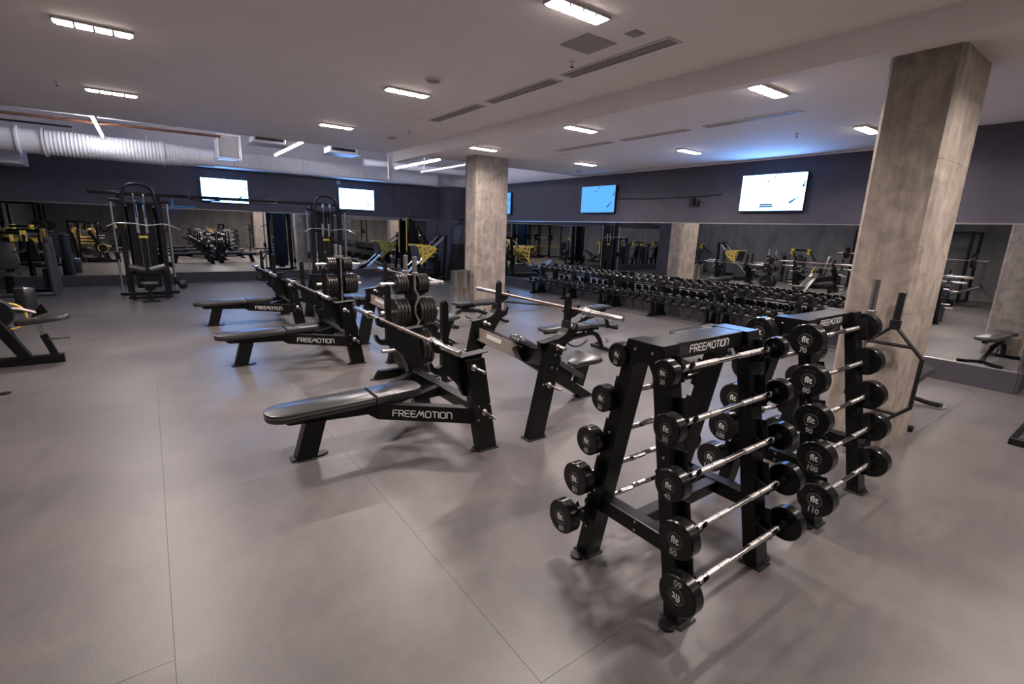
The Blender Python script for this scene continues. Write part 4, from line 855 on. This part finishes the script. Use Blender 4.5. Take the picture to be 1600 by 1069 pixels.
# rig seen in the left mirror, and machines left of the picture that the mirrors show
def rig(label, loc, rz):
    t = thing('power_rack', label, 'power rack', loc, rz)
    for x in (-.6, .6):
        for y in (-.55, .55): MB().box((x, y, 1.12), (.075, .075, 2.24), .005).build('upright', BLK, t)
        MB().box((x, 0, 2.20), (.06, 1.1, .06), .005).build('top_rail', BLK, t); MB().box((x, 0, .04), (.07, 1.2, .07), .005).build('foot_rail', BLK, t); MB().box((x, 0, .75), (.05, 1.1, .05), .005).build('safety_bar', YEL, t)
    for y in (-.55, .55): MB().box((0, y, 2.20), (1.2, .06, .06), .005).build('cross_rail', BLK, t)
    MB().cyl((-1.1, -.62, 1.35), (1.1, -.62, 1.35), .0142, 10).build('bar', STEEL, t)
    for s in (-1, 1):
        for k in range(2): MB().lathe([(.03, -.02), (.22, -.02), (.225, 0), (.22, .02), (.03, .02)], (s*(.75+.05*k), -.62, 1.35), (1, 0, 0), 24).build('plate', PLATE, t)
    return t
rg = rig('black power rack with yellow safeties left of the picture', (-4.1, 4.6, 0), R_(90)); dup(rg, (-3.9, 7.2, 0), R_(90), 'second black power rack with yellow safeties left of the picture')
l2 = dup(lp, (-3.6, 12.6, 0), R_(90), 'yellow leg press seen only in the mirrors, left of the picture'); dup(pm, (-2.6, -2.6, 0), R_(160), 'seated press machine seen only in the mirrors, behind the camera'); dup(pm, (.4, -3.4, 0), R_(180), 'seated press machine seen only in the mirrors, middle behind the camera'); dup(lp, (3.0, -3.2, 0), R_(30), 'yellow leg press seen only in the mirrors, behind the camera at right'); dup(rg, (6.4, -3.4, 0), 0, 'power rack seen only in the mirrors, behind the camera at right')
dup(lp, (-2.25, 4.75, 0), R_(80), 'yellow leg press seen only in the mirrors, left of the picture foreground'); dup(lp, (-2.5, 1.9, 0), R_(100), 'yellow leg press seen only in the mirrors, nearest the camera at left')
dup(pm, (-3.1, 9.6, 0), R_(40), 'seated press machine seen only in the mirrors, left of the row machine'); dup(pm, (-1.5, -.6, 0), R_(-60), 'seated press machine seen only in the mirrors, left of the camera')
# ---- steel bin, platform, handle on the floor
t = thing('steel_bin', 'brushed steel twin-cylinder bin against mid column', 'bin', (5.34, 9.0, 0)); MB().lathe([(0, 0), (.16, 0), (.16, .90), (.15, .915), (0, .915)], (0, 0, 0), n=32).build('body', BINM, t); MB().lathe([(0, 0), (.10, 0), (.10, .92), (0, .93)], (-.20, .02, 0), n=24).build('side_cylinder', BINM, t); MB().lathe([(.12, 0), (.165, 0), (.165, .02), (.12, .025)], (0, 0, .905), n=32).build('lid_ring', CHROME, t)
t = thing('floor_platform', 'low black framed platform cut by the right picture edge', 'platform', (6.32, .62, 0), R_(0)); MB().box((1.0, -.85, .03), (2.0, 1.64, .05), .004).build('deck', RUBM, t)
for y in (-.02, -1.68): MB().box((1.0, y, .032), (2.04, .05, .064), .005).build('frame_rail', BLK, t)
for x in (0.0, 2.0): MB().box((x, -.85, .034), (.05, 1.66, .066), .005).build('frame_rail', BLK2, t)
t = thing('row_bar', 'black T-bar row handle lying on the floor right of mid column', 'handle', (7.3, 9.0, 0)); MB().tube([(-.75, .2, .16), (-.2, .0, .10), (.45, -.25, .05)], .022, 8).build('bar', BLK2, t); MB().cyl((-.85, .05, .21), (-.62, .38, .21), .018, 10).build('grip', RUBM, t); MB().box((.50, -.26, .03), (.12, .05, .06), .006).build('foot', STEEL, t)
